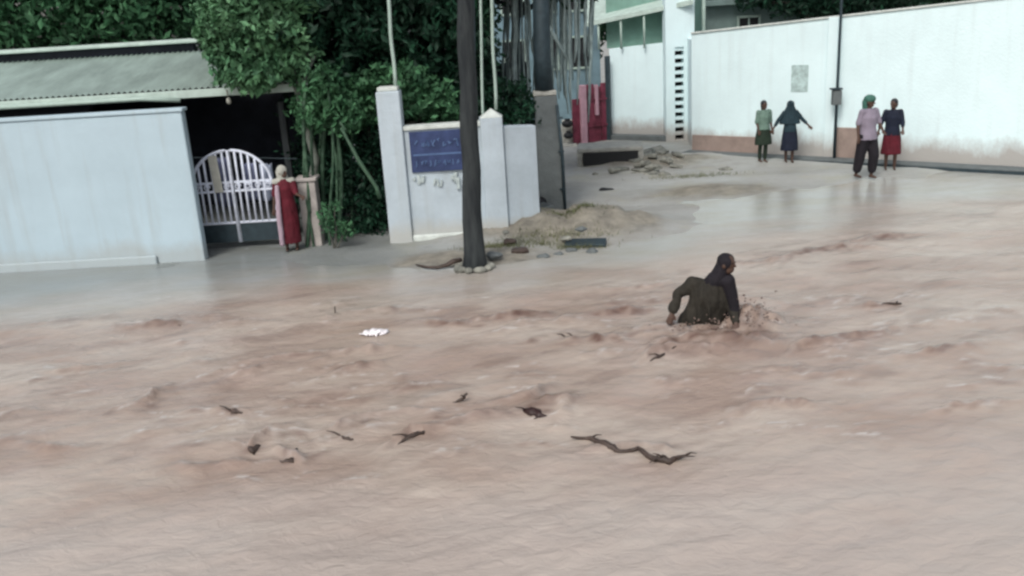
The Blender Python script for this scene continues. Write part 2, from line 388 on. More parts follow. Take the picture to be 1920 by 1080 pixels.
for (cx_, cy_, sx_, sy_, n_) in [(470, 800, 130, 70, 26), (700, 690, 170, 60, 24), (1100, 650, 160, 40, 18), (1560, 640, 110, 50, 20), (850, 600, 260, 14, 14), (900, 800, 160, 50, 16), (1400, 760, 160, 50, 10),
                                 (1480, 560, 170, 30, 12), (200, 700, 160, 90, 18), (1800, 640, 120, 70, 16), (300, 600, 160, 12, 8)]:
    for _ in range(n_):
        WAVES.append((RW.gauss(cx_, sx_), max(560, min(900, RW.gauss(cy_, sy_))), RW.uniform(.10, .34), RW.uniform(.012, .03), RW.uniform(.10, .5)**1.2, RW.uniform(-.4, .55)))
for (px, py, hw, h, cs, an) in WAVES:
    c = P(px, py); ca, sa = math.cos(an), math.sin(an)
    wv = .0085*c.y*(.7+.6*RW.random()); R_ = hw*3.2+.4
    mk = np.nonzero((np.abs(X-c.x) < R_) & (np.abs(Y-c.y) < R_))[0]; xs = X[mk]; ys = Y[mk]
    dx = xs-c.x; dy = ys-c.y
    u = dx*ca+dy*sa; v = -dx*sa+dy*ca
    u = u+.12*pn(xs*2.5, ys*2.5); v = v+.12*pn(xs*1.8+5, ys*1.8)+.09*pn(xs*5+2, ys*5)+.8*RW.uniform(-1, 1)*u*u
    near = np.exp(-(u/hw)**2)*(1+.5*pn(xs*7, ys*4))
    Z[mk] += .75*h*near*np.exp(-(v/(wv*.9))**2)*(1+.7*pn(xs*5, ys*5))
    churn_shade[mk] = np.maximum(churn_shade[mk], 1.15*cs*near*np.exp(-((v+wv*.7)/(wv*.75))**2)*(1+.9*pn(xs*7, ys*9)))  # darkens each wave's near slope, its shade put into the colour
    foam[mk] = np.maximum(foam[mk], .8*near*np.exp(-((v-wv*.55)/(wv*.5))**2)*sstep(.2+2.5*fbm(xs*6, ys*10, 3)))
wc = P(1335, 618)
for (ox, oy, rx, ry, h, cs) in [(.35, -.15, .75, .50, .02, .7), (.1, -.6, .8, .3, .015, .75), (.0, .45, .75, .35, .06, .45), (.50, .10, .34, .28, .20, .8), (-.05, -.30, .75, .24, .03, 1.0), (.25, -.50, .6, .22, .04, 1.0), (-.6, .0, .5, .2, .07, .45), (-.1, -.75, 1.2, .32, .03, .5), (.9, .1, .5, .3, .03, .5), (-.9, .0, .5, .2, .02, .55)]:
    e = ((X-wc.x-ox)/rx)**2+((Y-wc.y-oy)/ry)**2
    Z = Z+h*np.exp(-e)*(1+.9*fbm(X*5, Y*6, 3)); churn_shade = np.maximum(churn_shade, cs*np.exp(-e)*(.75+.8*fbm(X*3, Y*5, 4)))
sc_ = P(1010, 765)
for (ox, oy, rx, ry, h, cs) in [(.10, .12, .20, .13, .09, .75), (.0, -.02, .26, .10, .03, .8)]:
    e = ((X-sc_.x-ox)/rx)**2+((Y-sc_.y-oy)/ry)**2
    Z = Z+h*np.exp(-e)*(1+.5*fbm(X*7, Y*7, 3)); churn_shade = np.maximum(churn_shade, cs*np.exp(-e))
for (px, py, rx, ry, cs) in [(1180, 838, .75, .09, .55), (1005, 772, .22, .10, .9), (865, 745, .14, .07, .5), (780, 818, .28, .12, .6), (1110, 638, .35, .10, .7), (1240, 664, .3, .1, .6), (1528, 644, .25, .12, .8),
                         (850, 606, .4, .07, .6), (308, 608, .35, .08, .7), (438, 772, .16, .08, .8), (475, 838, .14, .13, .8), (542, 855, .17, .14, .6), (650, 800, .2, .14, .6), (660, 690, .3, .12, .6), (400, 872, .5, .12, .35),
                         (1455, 757, .5, .1, .5), (975, 594, .5, .09, .8), (1165, 585, .5, .12, .8), (280, 760, .2, .25, .6), (575, 668, .5, .08, .6), (1640, 448, .9, .16, .8), (1540, 470, .8, .12, .8), (1430, 488, .7, .09, .6), (1600, 632, .5, .14, .7), (1650, 575, .4, .1, .7), (1480, 690, .35, .08, .5), (1210, 550, .6, .10, .4), (690, 790, .12, .2, .6), (520, 800, .3, .08, .5), (930, 780, .5, .12, .5), (1060, 745, .14, .2, .55), (760, 585, .7, .08, .5)]:
    c = P(px, py); e = ((X-c.x+.12*pn(X*4, Y*4))/rx)**2+((Y-c.y+.10*pn(X*3+4, Y*4))/ry)**2
    churn_shade = np.maximum(churn_shade, cs*np.exp(-e)*np.clip(.8+.9*fbm(X*5, Y*8, 3), 0, 1.2))
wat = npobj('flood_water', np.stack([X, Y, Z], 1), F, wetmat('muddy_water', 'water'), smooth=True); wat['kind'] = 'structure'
silt = sstep((d+1.0+1.3*fbm(X*.35, Y*.6, 3))/3.2)
a = wat.data.attributes.new('silt', 'FLOAT', 'POINT'); a.data.foreach_set('value', silt.astype(np.float32))
pshade = (1-sstep((X+4.0+.9*fbm(X*.5, Y*.9, 3))/4.5))*(1-silt)*.55*sstep((Y-13.7-.13*(X+7)+.5*fbm(X*.8, Y*1.2, 3))/2.2)  # painted shade for the shallows before the left walls
a = wat.data.attributes.new('painted_shade', 'FLOAT', 'POINT'); a.data.foreach_set('value', pshade.astype(np.float32))
for (ox, oy, rx, ry, cs) in [(.0, -.05, .8, .2, .9), (.55, .15, .35, .25, .9), (-.6, .0, .35, .12, .7)]:
    e = ((X-wc.x-ox)/rx)**2+((Y-wc.y-oy)/ry)**2; foam = np.maximum(foam, cs*np.exp(-e)*sstep(-.05+2.8*fbm(X*5, Y*8, 4)))
stl = 1-sstep((Y-6.6+.9*fbm(X*.5, Y*.7, 3))/1.8)
a = wat.data.attributes.new('settled', 'FLOAT', 'POINT'); a.data.foreach_set('value', stl.astype(np.float32))
a = wat.data.attributes.new('foam', 'FLOAT', 'POINT'); a.data.foreach_set('value', np.clip(foam, 0, 1).astype(np.float32))
a = wat.data.attributes.new('churn_shade', 'FLOAT', 'POINT'); a.data.foreach_set('value', np.clip(churn_shade, 0, 1).astype(np.float32))

# ------------------------------------------------------------------ left: white wall, veranda house, gate
p = P(385, 488); q = Vector((-17, p.y+.15, 0))
t = thing('compound_wall', 'smooth pale blue-white compound wall at the left, beside the dark gateway', 'wall', (p.x-3, p.y, 0))
b = B(); b.wall(q, p, -.25, 2.80, .22); b.obj('wall', 'left_wall', t, bevel=.03)
b = B(); b.wall((q.x, q.y-.03), (p.x+.03, p.y-.03), 2.80, 2.86, .28); b.obj('coping', 'left_wall', t, bevel=.012)
b = B(); b.wall((q.x, q.y-.05), (p.x-.9, p.y-.05), -.25, .16, .05); b.obj('plinth', 'left_wall', t, bevel=.03)

hy = 18.6
xl, xr_ = -16.5, PY(588, 160, hy).x
t = thing('veranda_house', 'low house with a pale green-grey sheet roof and a dark open veranda behind the gate', 'house', (-8, hy, 0))
ze = ht((-7.5, hy), 160)
def slope_z(yy): return ze+(yy-hy)*.20
b = B()
nx = 110
for side in (0, 1):
    pass
vs = []; fs = []
for j, (yy, zz) in enumerate([(hy-.5, slope_z(hy-.5)), (hy+1.2, slope_z(hy+1.2)), (hy+2.6, slope_z(hy+2.6))]):
    for i in range(nx*4+1):
        xx = xl+(xr_-xl)*i/(nx*4); vs.append((xx, yy, zz+.022*math.sin(i*math.pi/2)))
W = nx*4+1
for j in range(2):
    for i in range(W-1): fs.append((j*W+i, j*W+i+1, (j+1)*W+i+1, (j+1)*W+i))
b.add(vs, fs); o = b.obj('roof', 'roof', t); sm = o.modifiers.new('thick', 'SOLIDIFY'); sm.thickness = .012
b = B(); b.wall((xl, hy-.53), (xr_, hy-.53), slope_z(hy-.5)-.19, slope_z(hy-.5)-.035, .03); b.obj('fascia', 'fascia', t, bevel=.01)
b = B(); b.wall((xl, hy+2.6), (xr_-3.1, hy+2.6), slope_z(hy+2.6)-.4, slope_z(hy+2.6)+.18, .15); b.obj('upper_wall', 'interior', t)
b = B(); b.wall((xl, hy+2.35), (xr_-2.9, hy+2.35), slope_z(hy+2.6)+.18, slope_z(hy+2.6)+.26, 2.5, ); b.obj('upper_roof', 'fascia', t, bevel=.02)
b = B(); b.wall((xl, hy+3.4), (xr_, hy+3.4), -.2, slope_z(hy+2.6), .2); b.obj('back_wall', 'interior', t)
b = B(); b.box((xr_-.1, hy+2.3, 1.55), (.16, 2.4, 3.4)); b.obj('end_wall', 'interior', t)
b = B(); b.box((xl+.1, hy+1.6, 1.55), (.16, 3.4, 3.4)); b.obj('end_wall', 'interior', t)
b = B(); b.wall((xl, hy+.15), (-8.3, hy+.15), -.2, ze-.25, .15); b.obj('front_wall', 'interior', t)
b = B(); b.wall((xl, hy-.1), (xr_, hy-.1), slope_z(hy)-.33, slope_z(hy)-.2, .12); b.obj('beam', 'timber', t)
for xx in (-9.6, -6.4, -4.4):
    b = B(); b.box((xx, hy-.05, 1.35), (.12, .12, 2.75)); b.obj('post', 'timber', t)
for i in range(16):
    xx = xl+.5+i*.85
    if xx > xr_: break
    b = B(); b.wall((xx, hy-.45), (xx+.06, hy-.45), slope_z(hy-.45)-.14, slope_z(hy-.45)-.14, 3); 
a_ = PY(263, 186, hy-.62); a2 = PY(338, 188, hy-.62)
b = B(); b.tube([(xl+4, a_.y, a_.z), (a_.x, a_.y, a_.z), (a2.x, a_.y, a2.z)], .045, 10); b.obj('gutter_pipe', 'pipe', t, True)
b = B(); b.tube([PY(425, 168, hy-.6), PY(427, 180, hy-.6)], .018, 6); b.ell(PY(429, 189, hy-.6), (.05, .05, .07)); b.obj('hanging_bulb', 'whitecloth', t, True)

# the gate: two leaves under one arch
gl, gr = P(388, 462), P(526, 462)
t = thing('iron_gate', 'white painted iron gate with an arched top and upright bars under the dark veranda', 'gate', ((gl.x+gr.x)/2, gl.y-.0, 0))
gy = 17.6; x0, x1 = gl.x, gr.x; xm = (x0+x1)/2; hwid = (x1-x0)/2
def arch(x): return 1.22+.72*math.sqrt(max(0, 1-((x-xm)/hwid)**2))
mb = B(); mb.tube([(0, 0, 0), (0, 0, .5), (0, 0, 1)], .024, 8); bar = mb.obj('gate_bar', 'gate', t, True, loc=(0, 0, 0))
n = 13
for i in range(n):
    xx = x0+.05+(x1-x0-.1)*i/(n-1)
    if i in (0, n//2, n-1): continue
    o = bar if i == 1 else bar.copy()
    if o is not bar: COL.objects.link(o)
    o.location = (xx-t.location.x, gy-t.location.y, .52); o.scale = (1, 1, arch(xx)-.52)
for k, (xa, xb) in enumerate([(x0, xm-.012), (xm+.012, x1)]):
    b = B()
    pts = [(xa+(xb-xa)*i/14, gy, arch(xa+(xb-xa)*i/14)) for i in range(15)]
    b.tube([(xa, gy, .12)]+pts+[(xb, gy, .12)], .03, 8)
    b.obj('frame', 'gate', t, True)
    for zz in (.52, 1.15, 1.32):
        b = B(); b.box(((xa+xb)/2, gy, zz), (xb-xa-.05, .035, .045)); b.obj('rail', 'gate', t, bevel=.006)
    b = B(); b.box(((xa+xb)/2, gy, .31), (xb-xa-.06, .012, .36)); b.obj('kick_plate', 'steel', t)
    # scrollwork between the two upper rails
    for i in range(4):
        cx = xa+(xb-xa)*(i+.5)/4; b = B(); b.tube([(cx+.065*math.cos(a)*(1-a/14), gy-.02, 1.235+.065*math.sin(a)*(1-a/14)) for a in [j*.45 for j in range(21)]], .011, 6)
        b.obj('scroll', 'gate', t, True)
b = B(); b.box((PY(398, 300, gy-.06).x+.02, gy-.06, 1.50), (.17, .03, .72), ry=-.05); b.obj('notice_board', 'whitecloth', t, bevel=.01)
for i, (fx, wd, z0_, z1_) in enumerate([(.30, .34, .75, 1.75), (.62, .30, .85, 1.6), (.84, .26, .8, 1.55)]):
    cx = x0+(x1-x0)*fx; b = B(); nn = 14; vs = []; fs = []
    for j in range(9):
        for k in range(nn+1): vs.append((cx+wd*(k/nn-.5)*(1+.1*j/8), gy+.55+.05*math.sin(k*1.3+i)+.02*math.sin(k*2.9+j), z1_+(z0_-z1_)*j/8+.02*math.sin(k)))
    for j in range(8):
        for k in range(nn): fs.append((j*(nn+1)+k, j*(nn+1)+k+1, (j+1)*(nn+1)+k+1, (j+1)*(nn+1)+k))
    b.add(vs, fs); o = b.obj('hanging_cloth', ['bluecloth', 'bluecloth', 'palebluecloth'][i], None, True, loc=(cx, gy+.55, z1_)); sm = o.modifiers.new('thick', 'SOLIDIFY'); sm.thickness = .006
    tag(o, ['widest pale blue-grey cloth hanging behind the left leaf of the white gate', 'pale blue-grey cloth hanging behind the middle of the right gate leaf', 'palest narrow cloth hanging behind the outer end of the right gate leaf'][i], 'cloth')
b = B(); b.tube([(x0-.3, gy+.55, 1.78), (xm, gy+.55, 1.72), (x1+.4, gy+.55, 1.62)], .008, 5); tag(b.obj('washing_line', 'steel', None, loc=(xm, gy+.55, 1.72)), 'washing line strung behind the white gate', 'rope')
b = B(); b.box((x0-.14, gy, 1.05), (.2, .25, 2.3)); tag(b.obj('gate_post', 'steel', None, bevel=.01, loc=(x0-.14, gy, 0)), 'slim dark post between the pale left wall and the gate', 'post')
b = B(); p = P(585, 466); b.box((p.x, p.y+.35, .62), (.34, .34, 1.34)); b.box((p.x, p.y+.35, 1.32), (.42, .42, .07))
tag(b.obj('gate_post', 'plaster', None, bevel=.02, loc=(p.x, p.y+.35, 0)), 'short grey-pink plastered post behind the woman in red', 'post')

# yard behind: dark rear wall
p = P(700, 455)
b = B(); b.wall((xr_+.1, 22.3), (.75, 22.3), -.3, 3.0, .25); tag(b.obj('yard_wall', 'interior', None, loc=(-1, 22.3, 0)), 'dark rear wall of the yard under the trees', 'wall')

# ------------------------------------------------------------------ boundary wall with pillars and the blue sign
pa = P(722, 459); pb = P(760, 457); pc = P(893, 450); wy = pa.y
rec = 17.25
pe = Vector((PY(1008, 300, rec+.15).x, rec+.15, 0))
t = thing('boundary_wall', 'whitewashed boundary wall with a tall pillar, behind the dark pole', 'wall', (pb.x+1, wy, 0))
b = B(); xx0, xx1 = PY(716, 300, wy).x, PY(760, 300, wy).x
hp = ht(((xx0+xx1)/2, wy), 172)
b.box(((xx0+xx1)/2, wy+.22, hp/2-.15), (xx1-xx0, .44, hp+.3)); b.obj('pillar', 'boundary', t, bevel=.025)
b = B(); b.box(((xx0+xx1)/2, wy+.22, hp+.04), (xx1-xx0-.06, .36, .08)); b.obj('pillar_cap', 'coping', t, bevel=.02)
hw = ht((pb.x, wy+.08), 240)
x2 = PY(905, 300, wy).x
b = B(); b.wall((xx1, wy+.08), (x2, wy+.12), -.3, hw-.06, .22); b.obj('wall', 'boundary', t, bevel=.015)
b = B(); b.wall((xx1+.003, wy+.04), (x2, wy+.08), hw-.06, hw+.02, .30); b.obj('coping', 'coping', t, bevel=.012)
x3 = PY(950, 300, wy+.1).x
h3 = ht((x2, wy+.05), 222)
b = B(); b.wall((x2, wy+.0), (x2+.42, wy+.03), -.3, h3, .42); b.obj('pillar', 'boundary', t, bevel=.02)
b = B()
v0 = (x2, wy, h3); s_ = .42
b.add([(x2, wy, h3), (x2+s_, wy+.03, h3), (x2+s_, wy+.45, h3), (x2, wy+.42, h3), (x2+s_/2, wy+.22, h3+.16)], [(0, 1, 4), (1, 2, 4), (2, 3, 4), (3, 0, 4)]); b.obj('pillar_cap', 'coping', t)
he = ht((pe.x, pe.y), 235)
b = B(); b.wall((x2+.425, wy+.1), (pe.x, pe.y), -.3, ht((x2+.4, wy+.1), 237), .24, z1b=he); b.obj('wall', 'boundary', t, bevel=.02)
b = B(); b.wall((xx1, wy+.03), (x2, wy+.07), -.3, .14, .06); b.obj('plinth', 'coping', t, bevel=.03)
# sign painted on a board
s0 = PY(766, 248, wy+.05); s1 = PY(872, 318, wy+.05)
sgn = thing('sign_board', 'blue sign board with pale lettering on the white boundary wall', 'sign', ((s0.x+s1.x)/2, wy+.05, s1.z))
b = B(); b.box(((s0.x+s1.x)/2, wy+.06, (s0.z+s1.z)/2), (s1.x-s0.x, .03, s0.z-s1.z)); b.obj('board', 'sign', sgn, bevel=.004)
zt = s0.z; zh = s0.z-s1.z
R_ = random.Random(5)
def glyph(b, x, z, w, h, Y):
    t_ = h*.22; pts = [(x+w*R_.uniform(0, .9), Y, z+h*R_.uniform(0, 1)) for _ in range(4)]      # too blurred in the photograph to be read
    b.tube(pts, t_*.5, 4)
b = B()
for row, (zz, hh, nn) in enumerate([(.60, .20, 8), (.12, .17, 10)]):
    ww = (s1.x-s0.x)*.84/nn
    for i in range(nn): glyph(b, s0.x+.09*(s1.x-s0.x)+i*ww, s1.z+zz*zh, ww*.8, hh*zh, wy+.042)
tag(b.obj('lettering', 'letter', sgn), kind='stuff')
b = B(); b.box(((s0.x+s1.x)/2, wy+.042, s1.z+.43*zh), ((s1.x-s0.x)*.9, .008, .035)); b.obj('line', 'letter', sgn)
fr = thing('painted_notice', 'faded grey-green painted marks below the blue sign', 'painted sign', ((s0.x+s1.x)/2, wy+.07, 1.0))
for (a, c, e, g_) in [(772, 326, 802, 362), (846, 322, 862, 360), (812, 330, 832, 350)]:
    u = PY(a, c, wy+.07); v = PY(e, g_, wy+.07); b = B()
    for k in range(3):
        glyph(b, u.x+(v.x-u.x)*k/3, v.z, (v.x-u.x)/3.2, u.z-v.z, wy+.078)
    b.obj('mark', 'stencil', fr)

# conduits standing on and behind the wall
def conduit(p0, p1, r, label, m='pipe'):
    b = B(); p0 = Vector(p0); p1 = Vector(p1); d = p1-p0
    pts = [p0+d*k/8+Vector((.01*math.sin(k*1.0), 0, 0)) for k in range(9)]+[p0+d*1.5]
    b.tube(pts, r, 8); o = b.obj('conduit', m, None, True, loc=p0); tag(o, label, 'pipe', None)
conduit((PY(742, 168, wy+.2).x, wy+.2, hp+.07), PY(728, 0, wy+.2), .035, 'thin pale pipe rising from the left pillar beside the trees')
conduit((PY(929, 190, wy+.2).x, wy+.2, h3+.13), PY(921, 0, wy+.2), .030, 'thin pale pipe rising from the pointed pillar right of the dark pole')
conduit((PY(903, 300, wy+.55).x, wy+.55, 0), PY(900, 0, wy+.55), .026, 'thin pale pipe standing just behind the wall, next to the dark pole')
conduit((PY(889, 300, wy+.7).x, wy+.7, 0), PY(887, 0, wy+.7), .022, 'thin grey pipe half hidden behind the dark pole', 'steel')

# ------------------------------------------------------------------ poles
p = P(889, 500, .05)
t = thing('utility_pole', 'tall dark weathered timber pole standing in the mud before the white wall', 'pole', (p.x, p.y, 0))
top = PY(872, 0, p.y+.2)
b = B(); pts = []; rs = []
for k in range(26):
    s = k/25*1.6; z = s*top.z
    pts.append((p.x+(top.x-p.x)*s+.012*math.sin(k*1.3), p.y+.2*s, z-.3 if k == 0 else z)); rs.append(.158+.07*math.exp(-z/.10)+.035*math.exp(-z/.8)-.022*s)
b.tube(pts, rs, 20, jit=.035); b.obj('pole', 'timber', t, True)
for i in range(9):
    a = i*.7+.2; b = B(); b.ell((p.x+.27*math.cos(a), p.y+.22*math.sin(a), .04), (.10+.03*math.sin(i*3), .09, .06), 8, 6); b.obj('packing_stone', 'rubble', t, True)
b = B(); pts = [P(865, 487, .12), P(850, 490, .12), P(838, 497, .06), P(820, 502, .05), P(800, 501, .05), P(780, 496, .04)]
b.tube(pts, [.04, .05, .04, .03, .025, .012], 7); tag(b.obj('fallen_branch', 'wood', None, True, loc=pts[2]), 'crooked dark branch lying left of the pole foot', 'branch')

p = P(1036, 384, .12)
t = thing('concrete_pole', 'thick grey concrete pillar pole with a dark steel mast on top', 'pole', (p.x, p.y, 0))
hq = ht((p.x, p.y), 178)
wq = PY(1060, 300, p.y).x-PY(1013, 300, p.y).x
b = B(); cx = p.x-.02
b.add([(cx-wq/2, p.y-.2, -.2), (cx+wq/2, p.y-.2, -.2), (cx+wq/2, p.y+.2, -.2), (cx-wq/2, p.y+.2, -.2),
       (cx-wq/2+.0, p.y-.17, hq), (cx+wq/2-.06, p.y-.17, hq), (cx+wq/2-.06, p.y+.17, hq), (cx-wq/2+.0, p.y+.17, hq)],
      [(3, 2, 1, 0), (4, 5, 6, 7), (0, 1, 5, 4), (1, 2, 6, 5), (2, 3, 7, 6), (3, 0, 4, 7)])
b.obj('pillar', 'concrete', t, bevel=.03)
b = B(); b.box((cx-.04, p.y, hq+.05), (wq-.05, .36, .10)); b.obj('cap', 'slab', t, bevel=.02)
mt = PY(1020, 0, p.y)
b = B(); b.tube([(cx-.04, p.y, hq+.1), (cx-.05, p.y, hq+.8), (mt.x, p.y, mt.z+3)], [.20, .18, .14], 16); b.obj('mast', 'steel', t, True)
b = B(); xp = PY(1053, 300, p.y-.24).x; b.tube([(xp+.03, p.y-.24, .02), (xp+.02, p.y-.235, 1.2), (xp-.05, p.y-.23, hq-.2)], .035, 8); b.obj('earth_pipe', 'steel', t, True)
for zz in (.5, 1.3, 2.0):
    b = B(); b.box((xp-.0, p.y-.22, zz), (.12, .09, .03)); b.obj('clamp', 'steel', t)
b = B(); q = P(1003, 386, .2); b.ell(q+Vector((0, 0, .0)), (.18, .16, .14), 14, 10); b.ell(q+Vector((.12, .05, .06)), (.14, .13, .12)); b.tube([q+Vector((.02, 0, .1)), q+Vector((.03, 0, .2))], [.05, .07], 8)
tag(b.obj('rubbish_bag', 'black', None, True, loc=(q.x, q.y, .1)), 'small black rubbish bag tied at the neck, left of the concrete pillar foot', 'bag')

# ------------------------------------------------------------------ rubble and slabs in the street
def stone(px, py, r, m='rubble', z=.05, sq=(1, .8, .6), label=None, cat='stone', name='stone', seed=0, parent=None, group=None):
    c = P(px, py, z); R2 = random.Random(seed+px); b = B(); b.ell((0, 0, 0), (r*sq[0], r*sq[1], r*sq[2]), 10, 7)
    ph = [R2.uniform(0, 6) for _ in range(3)]
    b.v = [tuple(np.array(v)*(1+.16*math.sin(v[0]*9/r*.4+ph[0])+.14*math.sin(v[1]*8/r*.4+ph[1])+.1*math.sin(v[2]*11/r*.4+ph[2]))) for v in b.v]
    b.v = [(v[0]+c.x, v[1]+c.y, v[2]+c.z) for v in b.v]
    o = b.obj(name, m, parent, False, loc=None if parent else c)
    if label: tag(o, label, cat, group)
    return o
stone(1135, 357, .14, 'black', .04, (1.3, .7, .45), 'small dark lump on the wet road nearest the slab bridge')
stone(1150, 405, .20, 'black', .06, (1.2, .8, .5), 'larger dark lump on the wet road right of the mud bank')
c0, c1 = P(1075, 462), P(1128, 455)
b = B(); cc = (P(1098, 455, .05)); b.box((cc.x, cc.y, .03), (.75, .35, .10), rz=-.15, rx=.1); tag(b.obj('broken_slab', 'steel', None, bevel=.02, loc=(cc.x, cc.y, 0)), 'dark broken slab edge poking out at the right end of the mud bank', 'slab')
b = B(); cc = P(980, 412, .15); b.box((cc.x, cc.y, .17), (.75, .5, .12), rz=.1, ry=-.08); b.box((cc.x+.3, cc.y+.25, .30), (.6, .4, .1), rz=.5, ry=-.1); tag(b.obj('broken_slab', 'concrete', None, bevel=.025, loc=(cc.x, cc.y, 0)), 'grey broken concrete slabs stacked against the wall end', 'slab')
RS = random.Random(17)
ROCKS = [(955, 452), (975, 470), (1002, 404), (1035, 408), (1062, 446), (1090, 430), (1020, 480), (925, 480), (1110, 472), (1070, 470), (948, 436), (1048, 476)]
for i, (a_, c_) in enumerate(ROCKS):
    q = P(a_, c_); zz = float(ground_z(np.array([q.x]), np.array([q.y]))[0])
    t_ = stone(a_, c_, RS.uniform(.06, .12), RS.choice(['rubble', 'wood', 'concrete']), max(0, zz), (1.3, 1., .6), 'small grey rock half sunk in the mud bank between the two poles', 'rock', 'rock', i, None, 'rocks on the mud bank')
# slab bridge over the drain, below the maroon gate
c = P(1140, 300, .2)
t = thing('drain_bridge', 'pale concrete slab bridging a black drain mouth before the maroon gate', 'slab', (c.x, c.y, 0))
b = B(); b.box((c.x+.1, c.y+.35, .50), (1.75, 1.1, .12), rz=-.12); b.obj('slab', 'slab', t, bevel=.03)
b = B(); b.box((c.x+.1, c.y+.22, .24), (1.45, 1.0, .40), rz=-.12); b.obj('drain_mouth', 'black', t)
for s in (-1, 1):
    b = B(); b.box((c.x+.1+s*.8, c.y+.3-s*.09, .2), (.16, .95, .48), rz=-.12); b.obj('cheek', 'slab', t, bevel=.02)
t = thing('rubble_heap', 'low heap of grey rubble stones at the foot of the white wall column', 'rubble', P(1235, 312))
R3 = random.Random(11)
for i in range(46):
    px = R3.gauss(1215, 42); py = R3.uniform(288, 328); c = P(px, py); g_ = float(ground_z(np.array([c.x]), np.array([c.y]))[0])
    if i % 3 == 0:
        b = B(); w_ = R3.uniform(.25, .55); b.box((c.x, c.y, g_+.04), (w_, w_*R3.uniform(.5, .9), R3.uniform(.05, .10)), rz=R3.uniform(0, 3), rx=R3.uniform(-.25, .25), ry=R3.uniform(-.2, .2)); b.obj('broken_slab', 'rubble', t, bevel=.015)
    else: stone(px, py, R3.uniform(.05, .14), 'rubble', g_, (1.3, 1.0, .6), seed=i, parent=t, name='stone')

# ------------------------------------------------------------------ far street: maroon gate, white building, long white wall
L0 = P(1146, 263); L1 = P(1262, 266); Cc = P(1275, 268); R0 = P(1296, 286); R1 = P(1657, 305)
dirR = (R1-R0).normalized(); Rend = R1+dirR*9
t = thing('long_compound_wall', 'tall bright white compound wall running along the far street', 'wall', (R0.x, R0.y, 0))
hz0, hz1 = ht(R0, 64), ht(R1, 21); hze = hz1+(hz1-hz0)*9/(R1-R0).length
b = B(); b.wall(R0, Rend, -.2, hz0, .25, z1b=hze); b.obj('wall', 'white_wall', t, bevel=.02)
b = B(); b.wall(R0, Rend, hz0, hz0+.05, .33, z1b=hze+.05, off=-.04, z0b=hze); b.obj('coping', 'coping', t, bevel=.01)
def along(px, base=True):   # point on the right wall's foot line below pixel column
    for k in range(400):
        w = R0+dirR*(k*.05-2)
        if proj((w.x, w.y, 0))[0] >= px: return w
    return w
e0, e1 = along(1297), along(1425)
b = B(); b.wall(e0, e1, -.2, .52, .05, off=-.05); b.obj('brown_band', 'brown_band', t, bevel=.015)
e0, e1 = along(1566), along(1612)
b = B(); b.wall(e0, e1, -.2, .85, .05, off=-.05); b.obj('brown_band', 'brown_band', t, bevel=.015)
# pilaster
e0, e1 = along(1545), along(1562)
b = B(); b.wall(e0, e1, -.2, (hz0+hz1)/2+.1, .10, off=-.10); b.obj('pilaster', 'white_wall', t, bevel=.01)
b = B(); e0, e1 = along(1476), along(1508); zl = ht(e0, 172); zh_ = ht(e0, 122)
b.wall(e0, e1, zl, zh_, .006, off=-.012); tag(b.obj('poster', 'grime', None, loc=e0), 'torn grey poster on the white wall above the children', 'poster')
# drain kerb along the foot, its shadow painted as a dark front strip
t = thing('drain_kerb', 'low dark kerb of the drain along the foot of the long white wall', 'kerb', (R0.x, R0.y-.5, 0))
b = B(); n_ = Vector((-dirR.y, dirR.x, 0)); n_ = -n_ if n_.y > 0 else n_
b.wall(R0+n_*.62, Rend+n_*.62, -.2, .10, .5); b.obj('kerb', 'concrete', t, bevel=.02)
b = B(); b.wall(R0+n_*.66, Rend+n_*.66, -.2, .07, .035); b.obj('kerb_shade', 'steel', t)  # dark strip standing in for the kerb's shadow
# pole with box on the wall
e = along(1568)+n_*.25
t = thing('lamp_post', 'slim dark pole with a small grey box beside the white wall', 'pole', (e.x, e.y, 0))
b = B(); tp = PY(1578, 0, e.y); b.tube([(e.x, e.y, -.1), (e.x, e.y, 2), (tp.x, e.y, tp.z), (tp.x+.02, e.y, tp.z+2)], [.04, .036, .032, .03], 10); b.obj('pole', 'steel', t, True)
b = B(); zb = ht(e, 182); b.box((e.x-.04, e.y-.08, zb), (.22, .16, .36)); b.obj('meter_box', 'concrete', t, bevel=.015)
b = B(); b.box((e.x-.06, e.y-.08, zb+.215), (.27, .22, .04)); b.obj('box_hood', 'steel', t, bevel=.01)

t = thing('white_building', 'white walled building with a green upper storey and a pale roof edge', 'building', (L0.x, L0.y, 0))
hL = ht(L0, 92); hL1 = ht(L1, 78)
dL = (L1-L0).normalized()
b = B(); b.wall(L0, L1, -.2, hL, 3., z1b=hL1); b.obj('wall', 'white_wall', t, bevel=.02)
b = B(); b.wall(L0, L1, .0, .22, .35, off=-.35); b.obj('step', 'concrete', t, bevel=.02)
g0 = L0+Vector((-.9, .9, 0)); g1 = L1+Vector((-.2, 1.2, 0))
b = B(); b.wall(L0+Vector((0, .5, 0)), L1+Vector((.5, .5, 0)), hL+.0, hL+2.2, 2); b.obj('upper_wall', 'green_wall', t)
r0 = PY(1100, 50, L0.y+.2); r1 = PY(1300, 8, L1.y-.6)
b = B()
dd = Vector((0, .5, 0))
b.add([r0, r1, r1+Vector((0, 0, .13)), r0+Vector((0, 0, .13)), r0+Vector((.4, 3.5, .7)), r1+Vector((.4, 3.5, .7)), r1+Vector((.4, 3.5, .83)), r0+Vector((.4, 3.5, .83))],
      [(0, 1, 2, 3), (4, 7, 6, 5), (3, 2, 6, 7), (0, 4, 5, 1), (0, 3, 7, 4), (1, 5, 6, 2)])
b.obj('roof_edge', 'fascia', t)
